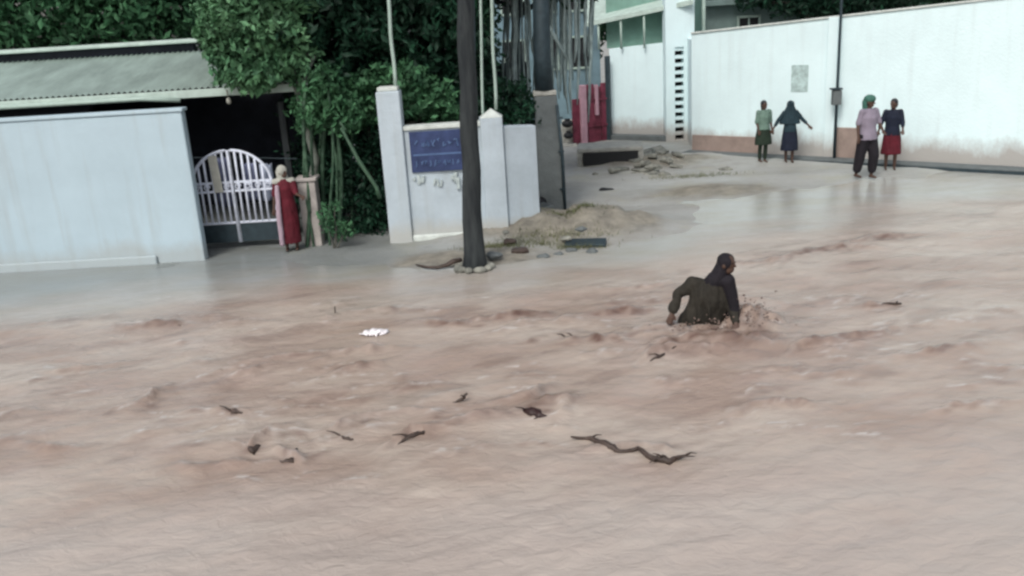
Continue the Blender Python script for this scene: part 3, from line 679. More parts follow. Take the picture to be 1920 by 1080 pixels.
for i in range(4):
    s = r0.lerp(r1, .12+.22*i); b = B(); b.tube([(s.x, s.y+.1, s.z+.02), (s.x, s.y+.1, hL)], .035, 8); b.obj('post', 'pipe', t, True)
# column with dark vent slots
x0_, x1_ = PY(1248, 100, Cc.y).x, PY(1302, 100, Cc.y).x
zc = ht(Cc, -20)
t2 = thing('vent_column', 'white column pierced by one upright row of dark vent slots', 'column', (Cc.x, Cc.y, 0))
cw = x1_-x0_; hs_ = .27
cxs = PY(1274, 180, Cc.y).x
zlo, zhi = ht(Cc, 264), ht(Cc, 92); ns = 12; pitch = (zhi-zlo)/ns
b = B(); b.box(((x0_+cxs-hs_/2)/2, Cc.y+.25, zc/2-.1), (cxs-hs_/2-x0_, .5, zc+.2)); b.obj('jamb', 'white_wall', t2)
b = B(); b.box(((x1_+cxs+hs_/2)/2, Cc.y+.25, zc/2-.1), (x1_-cxs-hs_/2, .5, zc+.2)); b.obj('jamb', 'white_wall', t2)
b = B(); b.box((cxs, Cc.y+.25, (zhi+zc)/2+.03), (hs_, .5, zc-zhi-.06)); b.obj('lintel', 'white_wall', t2)
b = B(); b.box((cxs, Cc.y+.45, zhi/2), (hs_, .08, zhi)); b.obj('shaft_back', 'black', t2)
mb = B(); mb.box((0, 0, 0), (hs_, .30, pitch*.42)); lou = mb.obj('vent_block', 'white_wall', t2, loc=(0, 0, 0))
for i in range(ns+1):
    o = lou if i == 0 else lou.copy()
    if i: COL.objects.link(o)
    o.location = Vector((cxs, Cc.y+.2, zlo+pitch*i))-t2.location
b = B(); b.wall((x1_, Cc.y+.05), (R0.x+.3, R0.y+.3), -.2, 3.1, .2); b.obj('return_wall', 'white_wall', t2)

# maroon gate and pink post
g0 = P(1076, 276); g1 = P(1143, 266)
t = thing('maroon_gate', 'maroon sheet metal gate with a pink edge post at the far lane', 'gate', (g0.x, g0.y, 0))
gz = ht(g0, 165); npan = 5
dv = (g1-g0)
for i in range(npan):
    if i == 1: continue
    u = g0+dv*(i/npan); v = g0+dv*((i+1)/npan*.995)
    b = B(); b.wall(u, v, .05, gz+(-.35 if i == 0 else -.05 if i == 3 else .05), .05, off=.03*(i % 2)); b.obj('panel', 'maroon', t, bevel=.01)
u = g0+dv*.2; v = g0+dv*.36
b = B(); b.wall(u, v, .0, gz+.05, .2, off=-.08); b.obj('post', 'pink', t, bevel=.02)
b = B(); u = g0+dv*.62; v = g0+dv*.70; b.wall(u, v, .9, gz+.02, .08, off=-.05); b.obj('stile', 'pink', t, bevel=.01)
for f_ in (.55, 1.35):
    b = B(); b.wall(g0+dv*.37, g1, f_, f_+.05, .04, off=-.03); b.obj('rail', 'maroon', t)
u = P(1143, 266)
b = B(); b.wall((u.x-.1, u.y-.05), (u.x+.02, u.y-.1), -.1, ht(u, 105), .2); tag(b.obj('gate_post', 'steel', None, bevel=.01, loc=u), 'dark slim post between the maroon gate and the white building', 'post')
# a pair of lumps (water pots) left of the gate
for i, (px, py, r) in enumerate([(1064, 232, .16), (1066, 254, .14)]):
    c = PY(px, py, g0.y-.1); b = B(); b.ell(c, (r*1.1, r, r*.75), 12, 8); b.tube([c+Vector((0, 0, r*.5)), c+Vector((0, 0, r*.95))], [r*.45, r*.55], 10)
    tag(b.obj('water_pot', 'black', None, True, loc=(c.x, c.y, c.z-r)), ['upper of two dark round pots left of the maroon gate', 'lower of two dark round pots left of the maroon gate'][i], 'pot')
c = PY(1066, 262, g0.y+.15)
b = B(); b.box((c.x, g0.y+.1, c.z/2-.1), (.5, .5, c.z)); b.box((c.x+.05, g0.y+.35, c.z/2+.3), (.45, .25, c.z+.6)); tag(b.obj('masonry_step', 'slab', None, bevel=.03, loc=(c.x, g0.y, 0)), 'pale stepped masonry block holding two pots at the lane end', 'masonry block')

# buildings beyond
def house(name, label, x0, x1, y, h, m, wins, dep=6, roof='darkroof'):
    t = thing(name, label, 'building', ((x0+x1)/2, y, 0))
    b = B(); b.box(((x0+x1)/2, y+dep/2, h/2), (x1-x0, dep, h)); b.obj('wall', m, t)
    b = B(); b.box(((x0+x1)/2, y+dep/2-.1, h+.09), (x1-x0+.5, dep+.6, .18)); b.obj('roof', roof, t, bevel=.02)
    for (wx, wz, ww, wh) in wins:
        b = B(); 
        for (ox, oz, sx, sz) in [(-ww/2, 0, .07, wh+.07), (ww/2, 0, .07, wh+.07), (0, wh/2, ww, .07), (0, -wh/2, ww, .07), (0, 0, .05, wh)]:
            b.box((wx+ox, y-.04, wz+oz), (sx, .08, sz))
        fr_ = b.obj('window', 'pipe', t)
        b = B(); b.box((wx, y-.012, wz), (ww, .02, wh)); b.obj('pane', 'black', t)
    return t
xa, xb = PY(925, 100, 34).x, PY(1125, 100, 34).x
house('grey_building', 'blue-grey building glimpsed behind the hanging roots and pipes', xa, xb, 34, 6.2, 'blueblock',
      [(xa+(xb-xa)*f_, z_, .8, 1.1) for f_ in (.2, .5, .8) for z_ in (2.6, 4.6)])
xa, xb = PY(1300, 40, 33).x, PY(1640, 20, 33).x
house('shed', 'dark green-grey roofed shed behind the long white wall', xa, xb, 31, 3.95, 'darkroof', [(xa+1.4, 3.2, .7, .7)], 5)
xa, xb = PY(1640, 20, 33).x, PY(2100, 20, 33).x
house('plain_house', 'plain green-walled house behind the right end of the white wall', xa+.5, xb, 33, 4.2, 'green_wall', [(xa+2.4, 3.3, .9, .8)], 5)
e = along(1320)+Vector((.6, 3.0, 0))
b = B(); b.tube([(e.x, e.y, 0), (e.x, e.y, 7)], .06, 8); tag(b.obj('steel_mast', 'pipe', None, True, loc=e), 'pale slim mast behind the white wall, right of the slotted column', 'pole')

# ------------------------------------------------------------------ trees and plants
def leaves(blobs, n, size, seed, flat=.0):
    r = np.random.default_rng(seed); bl = np.array(blobs, float)
    wts = (bl[:, 3]*bl[:, 4]+bl[:, 4]*bl[:, 5]); wts /= wts.sum()
    k = r.choice(len(bl), n, p=wts); d = r.normal(size=(n, 3)); d /= np.linalg.norm(d, axis=1)[:, None]
    rad = r.uniform(.35, 1., n)**.45
    lump = 1+.34*np.sin(d[:, 0]*7+k)*np.sin(d[:, 2]*6+k*2)+.24*np.sin(d[:, 1]*11+k*3)*np.sin(d[:, 0]*14)
    c = bl[k, :3]+d*bl[k, 3:6]*(rad*lump)[:, None]
    s = size*r.uniform(.45, 1.5, n)
    a = r.normal(size=(n, 3)); a[:, 2] -= .6; a /= np.linalg.norm(a, axis=1)[:, None]
    b_ = np.cross(a, r.normal(size=(n, 3))); b_ /= np.linalg.norm(b_, axis=1)[:, None]
    nn = np.cross(a, b_)
    v = np.stack([c-a*s[:, None], c+b_*s[:, None]*.42+nn*s[:, None]*.1, c+a*s[:, None], c-b_*s[:, None]*.42+nn*s[:, None]*.1], 1).reshape(-1, 3)
    return v, np.arange(n*4).reshape(n, 4)
def limb(b, p0, p1, r0, r1, n=5, wob=.12):
    p0 = Vector(p0); p1 = Vector(p1); L_ = (p1-p0).length
    pts = [p0.lerp(p1, k/n)+Vector((random.uniform(-1, 1), random.uniform(-1, 1), random.uniform(-.5, .5)))*wob*L_*.3*(0 < k < n) for k in range(n+1)]
    b.tube(pts, [r0+(r1-r0)*k/n for k in range(n+1)], 8)
def tree(name, label, base, trunk_top, blobs, n, size, m, r0=.2, seed=1, cat='tree', bark='bark', group=None, inner=None):
    t = thing(name, label, cat, base, group)
    b = B(); limb(b, (base[0], base[1], -.3), trunk_top, r0*1.15, r0*.75, 6, .1)
    for (x, y, z, rx, ry, rz) in blobs: limb(b, Vector(trunk_top)-Vector((0, 0, .15)), (x, y, z), r0*.5, .03, 5, .3)
    b.obj('trunk', bark, t, True)
    V, F_ = leaves(blobs, n, size, seed); npobj('crown', V, F_, m, t)
    return t
def blobs_px(l, Y):          # (px, py, depth offset, radius px, radius py) seen at depth Y
    out = []
    for (px, py, dy, rx, ry) in l:
        c = PY(px, py, Y+dy); k = (Y+dy)/math.cos(PITCH)/FPX; out.append((c.x, c.y, c.z, rx*k, max(rx, ry)*k*.9, ry*k))
    return out
# the great dark tree over the gateway
bl = blobs_px([(600, 40, 0, 120, 90), (700, 60, .8, 120, 110), (800, 50, .5, 110, 110), (520, 10, 1, 110, 80), (650, 120, 1.6, 110, 90), (760, 150, 1.8, 100, 75), (850, 110, 1.5, 70, 120),
               (600, -120, 0, 160, 110), (760, -110, 1, 170, 110), (480, -90, 1, 130, 90), (680, -230, .5, 200, 120), (850, -30, 1, 80, 100), (625, 200, 2.2, 60, 40), (700, 180, 1.0, 60, 50), (840, 200, 2, 70, 50)], 19.0)
base = P(655, 440); base.y = 20.6; base.x = PY(655, 430, 20.6).x
tree('shade_tree', 'great dark-leaved shade tree spreading over the gateway and the boundary wall', base, (base.x-.2, base.y-.3, 2.9), bl, 52000, .10, 'leaf_dark', .26, 2)
bl = blobs_px([(430, 45, 0, 50, 30), (392, 60, .1, 22, 34), (470, 80, .2, 50, 36), (420, 105, .1, 32, 26), (440, 140, .1, 36, 20), (500, 130, .2, 50, 30), (520, 60, .3, 50, 40), (545, 110, .4, 40, 40), (455, 0, .4, 60, 30), (530, -10, .5, 60, 40), (480, -60, .5, 90, 60), (398, 18, .3, 30, 18), (478, 160, .1, 26, 14)], 17.6)
base = Vector((PY(597, 300, 18.2).x, 18.3, 0))
tree('leaning_tree', 'brighter green leafy tree leaning out over the sheet roof', base, (base.x-.3, 18.1, 3.5), bl, 11000, .085, 'leaf_light', .09, 3, bark='palebark')
bl = blobs_px([(300, 20, 0, 90, 60), (200, 40, 0, 110, 60), (370, 30, 1, 70, 70), (80, 20, 0, 130, 80), (-60, 30, 0, 130, 90), (260, -70, 0, 160, 80), (60, -90, 0, 190, 90)], 24.5)
base = Vector((PY(200, 200, 25).x, 25.2, 0))
tree('backyard_tree', 'dark green tree behind the ridge of the veranda house', base, (base.x, 25, 3.6), bl, 20000, .12, 'leaf_mid', .25, 4)
# drooping mid green sprays in front of the dark crown
bl = blobs_px([(790, 190, 0, 60, 30), (760, 150, 0, 45, 28), (720, 145, .2, 40, 22), (660, 205, .1, 55, 38), (600, 215, 0, 42, 34), (640, 165, 0, 45, 22), (835, 215, .2, 45, 18)], 18.3)
base = Vector((PY(690, 300, 18.9).x, 18.9, 0))
tree('understorey_tree', 'small mid-green tree with drooping sprays just behind the boundary wall', base, (base.x+.1, 18.7, 2.2), bl, 6500, .075, 'leaf_mid', .07, 5)
# light foliage knot in front of eave
b = B()
t = thing('cut_branch', 'pale bare broken branch hanging over the eave end beside the foliage', 'branch', PY(585, 150, 18.0))
for (a, c) in [((525, 68), (545, 90)), ((590, 105), (560, 160)), ((590, 105), (575, 118)), ((585, 108), (572, 98)), ((560, 160), (578, 140))]:
    b.tube([PY(a[0], a[1], 18.0), PY((a[0]+c[0])/2+3, (a[1]+c[1])/2, 17.95), PY(c[0], c[1], 18.0)], [.035, .03, .015], 6)
b.obj('stem', 'palebark', t, True)
# background wall of trees to close off the lane and the right
bl = blobs_px([(1060, 30, 0, 120, 60), (960, 60, 1, 90, 110), (1150, 30, 2, 90, 50), (1010, -60, 0, 160, 80), (1180, -60, 2, 150, 60)], 40)
base = Vector((PY(1000, 100, 41).x, 41, 0))
tree('lane_tree', 'hazy green tree far behind the hanging roots at the end of the lane', base, (base.x, 41, 4), bl, 9000, .2, 'leaf_mid', .3, 6)
bl = blobs_px([(1500, 5, 0, 50, 25), (1560, 8, 0, 50, 24), (1620, 0, 0, 60, 28), (1470, -20, 1, 60, 30), (1560, -50, 0, 110, 40), (1700, -30, 0, 100, 40), (1420, -10, 0, 40, 22)], 30)
base = Vector((PY(1540, 100, 30.3).x, 30.3, 0))
tree('wall_tree', 'dark tree showing over the right half of the long white wall', base, (base.x, 30.3, 3.5), bl, 9000, .12, 'leaf_dark', .2, 7)
bl = blobs_px([(1800, -20, 0, 90, 50), (1900, 0, 0, 100, 50), (2020, -10, 0, 120, 60), (1850, -90, 0, 160, 60)], 31)
base = Vector((PY(1850, 100, 31.3).x, 32.3, 0))
tree('corner_tree', 'leafy green tree over the extreme right end of the long white wall', base, (base.x, 31.3, 3.5), bl, 7000, .13, 'leaf_mid', .2, 8)
bl = blobs_px([(1350, 10, 0, 60, 22), (1420, 15, 0, 60, 20), (1250, 0, 0, 60, 30), (1300, -30, 0, 120, 35)], 38)
base = Vector((PY(1340, 100, 38.3).x, 38.3, 0))
tree('distant_tree', 'green tree beyond the dark shed roof right of the column', base, (base.x, 38.3, 3.5), bl, 6000, .17, 'leaf_mid', .2, 9)

# fig tree with many hanging roots
base = Vector((PY(985, 300, 21.5).x, 21.9, 0))
bl = blobs_px([(960, -90, 0, 110, 60), (1040, -80, 0, 110, 60), (900, -40, .3, 60, 50), (1100, -60, .5, 80, 50), (1000, -150, 0, 160, 60)], 21.5)
t = tree('fig_tree', 'fig tree with pale roots hanging like ropes behind the concrete pole', base, (base.x, 21.8, 4.2), bl, 12000, .11, 'leaf_dark', .12, 10, bark='steel')
R4 = random.Random(3)
for i in range(44):
    px = R4.choice([R4.uniform(940, 1005), R4.uniform(1040, 1112), R4.uniform(945, 1110)]); yy = R4.uniform(20.9, 22.2)
    a0 = PY(px+R4.uniform(-8, 8), -60, yy); a1 = PY(px+R4.uniform(-6, 6), R4.choice([R4.uniform(150, 250), R4.uniform(90, 200)]), yy)
    k = 7; b = B(); b.tube([a0.lerp(a1, j/k)+Vector((R4.uniform(-.03, .03), 0, 0)) for j in range(k+1)], [.034*R4.uniform(.6, 1.2)]*k+[.012], 6)
    b.obj('hanging_root', 'root', t, True)
a0 = PY(1030, 50, 21); a1 = PY(1062, 110, 21)
b = B(); b.tube([a0, a0.lerp(a1, .5), a1], [.03, .045, .03], 6); b.obj('hanging_root', 'root', t, True)

# green stems by the gateway
base = P(612, 462)
t = thing('bamboo_clump', 'clump of tall green stems rising into the tree beside the gateway', 'bamboo', (base.x, base.y, 0))
stems = [((575, 466), (574, 170), .05), ((590, 460), (588, 150), .04), ((608, 462), (612, 120), .055), ((600, 458), (598, 160), .035), ((622, 460), (618, 170), .035), ((640, 462), (632, 190), .04), ((632, 466), (640, 220), .035),
         ((655, 464), (668, 200), .03), ((583, 462), (566, 200), .03), ((648, 458), (620, 260), .03)]
for i, (a, c, r) in enumerate(stems):
    yy = 17.3+.25*(i % 4); A = PY(a[0], a[1], yy); A.z = -.05; C = PY(c[0], c[1], yy+.2)
    b = B(); pts = []; rs = []
    nseg = 12
    for k in range(nseg+1):
        pt = A.lerp(C, k/nseg); pt.x += .05*math.sin(k*.5+i); pts += [pt-Vector((0, 0, .012)), pt, pt+Vector((0, 0, .012))]; rs += [r*.75, r*.84, r*.75]
    b.tube(pts, rs, 8); b.obj('culm', 'culm', t, True)
V, F_ = leaves(blobs_px([(590, 200, 17.6-17.6, 40, 40), (640, 215, 0, 35, 35), (610, 150, 0, 30, 30)], 17.6), 1400, .07, 31); npobj('foliage', V, F_, 'leaf_mid', t)
b = B(); b.tube([PY(640, 240, 17.2), PY(672, 300, 17.1), PY(706, 352, 17.0), PY(712, 372, 17.0)], [.03, .04, .04, .04], 7); b.tube([PY(648, 245, 17.3), PY(628, 215, 17.5)], .03, 6)
tag(b.obj('leaning_stick', 'culm', None, True, loc=PY(706, 352, 17.0)), 'slanting greenish pole leaning against the left side of the wall pillar', 'pole')
def shrub(name, label, px, py, Y, blobs, n, size, m, seed):
    c = PY(px, py, Y); t = thing(name, label, 'shrub', (c.x, Y, 0)); b = B()
    bb = blobs_px(blobs, Y)
    for q in bb: limb(b, (c.x, Y, -.05), q[:3], .02, .008, 4, .2)
    b.obj('stems', 'bark', t, True); V, F_ = leaves(bb, n, size, seed); npobj('foliage', V, F_, m, t)
shrub('shrub', 'dark bush filling the gap behind the green stems and left of the wall pillar', 680, 440, 18.4, [(680, 330, 0, 50, 70), (640, 300, .2, 50, 60), (690, 250, .2, 40, 50), (660, 400, 0, 60, 55), (600, 330, .8, 50, 90), (705, 400, 0, 30, 60)], 9000, .06, 'leaf_dark', 41)
shrub('shrub', 'tall dark bush behind the boundary wall between the pillars', 830, 300, 19.3, [(830, 200, 0, 60, 50), (780, 215, 0, 60, 45), (900, 200, .2, 50, 60), (840, 270, 0, 100, 60), (960, 200, .3, 50, 50), (990, 215, .2, 40, 40)], 9000, .07, 'leaf_dark', 42)
shrub('shrub', 'low pale-stemmed weed at the foot of the green stems', 625, 455, 16.95, [(612, 405, 0, 16, 28), (630, 425, 0, 20, 20), (650, 430, 0, 14, 18), (628, 385, 0, 10, 12)], 420, .045, 'leaf_mid', 43)
# grass fringe on the mud bank
def grass(cs, n, name, seed):
    r = np.random.default_rng(seed); V = []; 
    cs = np.array([(P(a, c).x, P(a, c).y, rx, ry) for a, c, rx, ry in cs]); k = r.integers(0, len(cs), n)
    x = cs[k, 0]+r.normal(size=n)*cs[k, 2]*.5; y = cs[k, 1]+r.normal(size=n)*cs[k, 3]*.5; z = ground_z(x, y)-.01
    h = r.uniform(.03, .10, n); a = r.uniform(0, 6.28, n); w = .007; lx = r.normal(size=n)*.03; ly = r.normal(size=n)*.03
    p0 = np.stack([x-np.cos(a)*w, y-np.sin(a)*w, z], 1); p1 = np.stack([x+np.cos(a)*w, y+np.sin(a)*w, z], 1); p2 = np.stack([x+lx, y+ly, z+h], 1)
    V = np.stack([p0, p1, p2], 1).reshape(-1, 3); o = npobj(name, V, np.arange(n*3).reshape(n, 3), 'grass')
    tag(o, 'thin trampled grass on the mud bank around the two poles', 'grass', kind='stuff')
grass([(1000, 462, 1.2, .25), (1050, 450, .9, .25), (930, 470, .6, .2), (1090, 465, .5, .15), (1300, 335, 1.2, .25), (1080, 430, .6, .2)], 3500, 'grass', 51)

# ------------------------------------------------------------------ debris in the water
def log(pts, rs, label, m='wood', cat='branch', name='floating_branch', twigs=0, seed=0):
    R5 = random.Random(seed); W_ = [P(a, c, min(z, .045) if name != 'upright_twig' else z)-Vector((0, 0, .022)) for a, c, z in pts]; b = B()
    fine = []; fr2 = []
    for i in range(len(W_)-1):
        for k in range(3):
            q = W_[i].lerp(W_[i+1], k/3)+Vector((R5.uniform(-.012, .012), R5.uniform(-.015, .015), R5.uniform(-.012, .006))); fine.append(q); fr2.append((rs[i]+(rs[i+1]-rs[i])*k/3)*1.0)
    fine.append(W_[-1]); fr2.append(rs[-1]*1.0); b.tube(fine, fr2, 8, jit=.22)
    for _ in range(twigs//2):
        q = R5.choice(fine); e = q+Vector((R5.uniform(-.2, .2), R5.uniform(-.08, .08), R5.uniform(.0, .07))); mlt = (q+e)/2+Vector((0, 0, .02)); b.tube([q, mlt, e], [.013, .009, .004], 5)
    o = b.obj(name, m, None, True, loc=W_[0]); tag(o, label, cat); return o
log([(1072, 816, .03), (1110, 818, .04), (1142, 832, .06), (1165, 842, .03), (1195, 836, .05), (1225, 856, .04), (1255, 860, .05), (1285, 850, .04)], [.010, .022, .04, .022, .024, .03, .034, .012], 'long crooked dark branch floating in the foreground stream', twigs=16, seed=1)
log([(982, 768, .03), (995, 769, .05), (1010, 775, .04), (1030, 782, .02)], [.03, .058, .052, .02], 'short dark red lump of wood rolling in a splash of brown water', 'redwood', 'driftwood', 'driftwood', 4, 2)
log([(848, 752, .02), (866, 746, .06), (876, 734, .12)], [.012, .02, .012], 'short upturned twig poking from the water near the middle', name='upright_twig', twigs=3, seed=3)
log([(745, 832, .02), (765, 815, .05), (790, 808, .05), (820, 790, .03)], [.012, .03, .025, .01], 'forked wet branch drifting left of the dark red driftwood', twigs=7, seed=4)
log([(1060, 630, .02), (1085, 630, .05), (1115, 637, .05), (1145, 641, .03)], [.012, .02, .032, .012], 'thin dark branch drifting left of the wading person', twigs=5, seed=5)
log([(1215, 676, .02), (1232, 668, .05), (1250, 658, .04), (1272, 650, .03)], [.012, .026, .02, .01], 'small crooked branch trailing just below the wading person', twigs=4, seed=6)
log([(1510, 648, .03), (1528, 640, .06), (1548, 636, .03)], [.02, .05, .02], 'stubby dark wood piece drifting right of the wading person', 'wood', 'driftwood', 'driftwood', 3, 7)
log([(800, 605, .03), (850, 602, .04), (888, 604, .03)], [.01, .026, .01], 'slim straight dark stick lying flat on the water below the mud bank', seed=8)
log([(282, 607, .03), (308, 605, .04), (338, 608, .03)], [.01, .022, .01], 'small dark stick afloat at the far left', seed=9)
log([(424, 768, .03), (440, 768, .05), (454, 772, .03)], [.012, .03, .012], 'little dark twig bundle afloat, highest of the left foreground debris', twigs=5, seed=10)
log([(463, 832, .02), (475, 842, .05), (486, 832, .03)], [.02, .035, .015], 'curled piece of brown bark afloat in the left foreground', cat='bark', name='floating_bark', seed=11)
log([(525, 862, .02), (545, 862, .05), (556, 838, .04)], [.015, .03, .015], 'curved wet stick afloat, lowest of the left foreground debris', seed=12)
log([(636, 812, .02), (648, 818, .04), (662, 820, .03)], [.012, .024, .012], 'short dark twig afloat between the bark and the forked branch', twigs=2, seed=13)
log([(1635, 575, .03), (1660, 568, .05), (1690, 566, .04)], [.012, .03, .012], 'dark branch end entering the stream at the right', twigs=3, seed=14)
log([(626, 586, -.05), (627, 580, .1), (628, 572, .22)], [.01, .009, .006], 'thin upright twig standing in the shallows at the left', name='upright_twig', seed=15)
c = P(702, 624, .03); b = B()
V_ = []; Fq = []
for j in range(7):
    for i in range(13):
        u = i/12*2-1; v = j/6*2-1; s = math.sqrt(max(.05, 1-v*v*.8)); V_.append((c.x+u*.20*s+.02*math.sin(j*2), c.y+v*.10+.02*math.sin(i*1.3), c.z+.05*(1-u*u)*(1-v*v)+.018*math.sin(i*2.1+j)))
for j in range(6):
    for i in range(12): Fq.append((j*13+i, j*13+i+1, (j+1)*13+i+1, (j+1)*13+i))
b.add(V_, Fq); o = b.obj('plastic_bag', 'litter', None, True, loc=c); sm = o.modifiers.new('thick', 'SOLIDIFY'); sm.thickness = .01; tag(o, 'white plastic bag floating flat on the brown water', 'bag')

# ------------------------------------------------------------------ people
def remesh(b, name, m, parent, vox, smooth=4, fold=0.):
    me = bpy.data.meshes.new('tmp'); me.from_pydata(b.v, [], b.f); me.update()
    o = bpy.data.objects.new('tmp', me); COL.objects.link(o)
    r = o.modifiers.new('r', 'REMESH'); r.mode = 'VOXEL'; r.voxel_size = vox
    s = o.modifiers.new('s', 'SMOOTH'); s.iterations = smooth; s.factor = .5
    dg = bpy.context.evaluated_depsgraph_get(); ev = o.evaluated_get(dg); out = bpy.data.meshes.new_from_object(ev)
    bpy.data.objects.remove(o)
    if fold:
        n = len(out.vertices); co = np.empty(n*3, np.float32); no = np.empty(n*3, np.float32)
        out.vertices.foreach_get('co', co); out.vertices.foreach_get('normal', no); co = co.reshape(-1, 3); no = no.reshape(-1, 3)
        an = np.arctan2(co[:, 1], co[:, 0]); f_ = fbm(an*2.3+5+co[:, 2]*1.8, co[:, 2]*3.2, 4)+.5*pn(co[:, 0]*14+co[:, 1]*9, co[:, 2]*5)
        co += no*(f_*fold)[:, None]; out.vertices.foreach_set('co', co.ravel()); out.update()
    out.polygons.foreach_set('use_smooth', [True]*len(out.polygons))
    out.materials.clear(); out.materials.append(M[m]); out.name = name
    oo = bpy.data.objects.new(name, out); COL.objects.link(oo); oo.parent = parent; return oo
def cap(b, p, q, r0, r1, n=12):
    p = Vector(p); q = Vector(q); d = q-p; k = 6
    b.tube([p.lerp(q, i/k) for i in range(k+1)], [r0+(r1-r0)*i/k for i in range(k+1)], n)
    b.ell(p, (r0, r0, r0), 10, 8); b.ell(q, (r1, r1, r1), 10, 8)
def cone(b, secs, n=20):       # stack of ellipses (centre, rx, ry)
    base = len(b.v)
    for c, rx, ry in secs:
        for k in range(n): a = 2*math.pi*k/n; b.v.append((c[0]+rx*math.cos(a), c[1]+ry*math.sin(a), c[2]))
    for i in range(len(secs)-1):
        for k in range(n): k2 = (k+1) % n; b.f.append((base+i*n+k, base+i*n+k2, base+(i+1)*n+k2, base+(i+1)*n+k))
    b.f.append(tuple(base+k for k in range(n))[::-1]); b.f.append(tuple(base+(len(secs)-1)*n+k for k in range(n)))
def hand(b, wr, d, side):      # wrist point, pointing direction, +1/-1: thumb side
    wr = Vector(wr); d = Vector(d).normalized(); up = Vector((0, -1, .1)); s = d.cross(up).normalized()*side; u = s.cross(d).normalized()
    pal = wr+d*.075
    for k in (-1, 0, 1): cap(b, wr+d*.01+s*.012*k, pal+s*.022*k, .019, .016, 8)
    for k, ln in enumerate((.068, .078, .072, .056)):
        q = pal+s*(.033-.022*k); m1 = q+d*ln*.55+u*.008; m2 = m1+d*ln*.4+u*.022; cap(b, q, m1, .0095, .0088, 7); cap(b, m1, m2, .0088, .007, 7)
    q = wr+d*.028+s*.022; m1 = q+(d*.6+s*.8).normalized()*.038; cap(b, q, m1, .012, .010, 7); cap(b, m1, m1+(d*.85+s*.3).normalized()*.03, .010, .008, 7)
def person(label, loc, rz, H, J, build, scale=1.):
    """J: joints (metres, +x own left as seen from the front, front = -y)"""
    t = thing('person', label, 'person', (0, 0, 0)); b = B(); g = lambda k: Vector(J[k])
    cap(b, g('pelvis')+Vector((0, 0, -.02)), g('waist'), .135, .115, 16); cap(b, g('waist'), g('chest'), .115, .135, 16); b.ell(g('chest')+Vector((0, 0, .03)), (.165, .11, .16), 16, 10)
    cap(b, g('chest')+Vector((0, 0, .1)), g('neck'), .075, .052); cap(b, g('neck'), g('head'), .052, .055)
    for s in 'lr':
        cap(b, g('chest')+Vector((0, 0, .08)), g('sh'+s), .07, .058); cap(b, g('sh'+s), g('el'+s), .052, .038); cap(b, g('el'+s), g('wr'+s), .038, .025)
        hand(b, g('wr'+s), g('wr'+s)-g('el'+s), 1 if s == 'l' else -1)
        cap(b, g('pelvis'), g('hip'+s), .11, .088); cap(b, g('hip'+s), g('kn'+s), .082, .055); cap(b, g('kn'+s), g('an'+s), .055, .036)
        an = g('an'+s); f_ = Vector((0, -1, 0)); cap(b, an+Vector((0, .03, -.045)), an+f_*.14+Vector((0, 0, -.055)), .034, .026, 10)
    h = g('head'); fd = Vector(J.get('face', (0, -1, 0))).normalized(); sd_ = fd.cross(Vector((0, 0, 1))).normalized()
    R_h = Matrix((sd_, -fd, sd_.cross(-fd))).transposed()
    b.ell(h+Vector((0, 0, .02)), (.078, .094, .10), 16, 12, R_h); b.ell(h+fd*.025+Vector((0, 0, -.055)), (.056, .062, .058), 12, 8, R_h)
    cap(b, h+fd*.088+Vector((0, 0, .015)), h+fd*.106+Vector((0, 0, -.022)), .010, .015, 8)
    cap(b, h+fd*.078-sd_*.02+Vector((0, 0, -.058)), h+fd*.078+sd_*.02+Vector((0, 0, -.058)), .011, .011, 7)
    for s in (-1, 1): b.ell(h+sd_*s*.08+Vector((0, 0, -.005)), (.012, .022, .032), 8, 6, R_h)
    remesh(b, 'body', 'skin', t, .009, 3)
    for s in (-1, 1):
        e = B(); e.ell(h+fd*.089+sd_*s*.031+Vector((0, 0, .018)), (.013, .008, .008), 8, 6, R_h); e.obj('eye', 'eye', t, True, loc=t.location)
    build(t, J, g, h, fd, sd_, R_h)
    t.rotation_euler = (0, 0, rz); t.location = loc; t.scale = (H/1.7,)*3
    return t
STAND = dict(pelvis=(0, 0, .93), waist=(0, 0, 1.07), chest=(0, 0, 1.26), neck=(0, .01, 1.46), head=(0, -.01, 1.585), shl=(.165, 0, 1.40), shr=(-.165, 0, 1.40), ell=(.23, .02, 1.13), elr=(-.23, .02, 1.13),
             wrl=(.25, -.05, .88), wrr=(-.25, -.05, .88), hipl=(.09, 0, .88), hipr=(-.09, 0, .88), knl=(.10, -.02, .48), knr=(-.10, -.02, .48), anl=(.10, .02, .08), anr=(-.10, .02, .08))
def J_(**k): d = dict(STAND); d.update(k); return d
def shirt(t, g, m, hem, sleeve=1., fat=1., flare=0., drop=0.):
    b = B(); pe, wa, ch = g('pelvis'), g('waist'), g('chest')
    hz_ = hem; base = pe+Vector((0, 0, hz_-pe.z))
    cone(b, [(base, .185*fat+flare, .15*fat+flare), (pe+Vector((0, 0, .03)), .17*fat, .14*fat), (wa, .15*fat, .125*fat), (ch+Vector((0, 0, .02)), .175*fat, .135*fat), (ch+Vector((0, 0, .14)), .15, .10), (ch+Vector((0, 0, .20)), .07, .07)])
    for s in 'lr':
        cap(b, ch+Vector((0, 0, .09)), g('sh'+s), .085, .07)
        e = g('sh'+s).lerp(g('el'+s), min(1, sleeve)); cap(b, g('sh'+s), e, .068, .056)
        if sleeve > 1: cap(b, e, g('el'+s).lerp(g('wr'+s), sleeve-1), .056, .045)
    return remesh(b, 'top', m, t, .013, 4, .010)
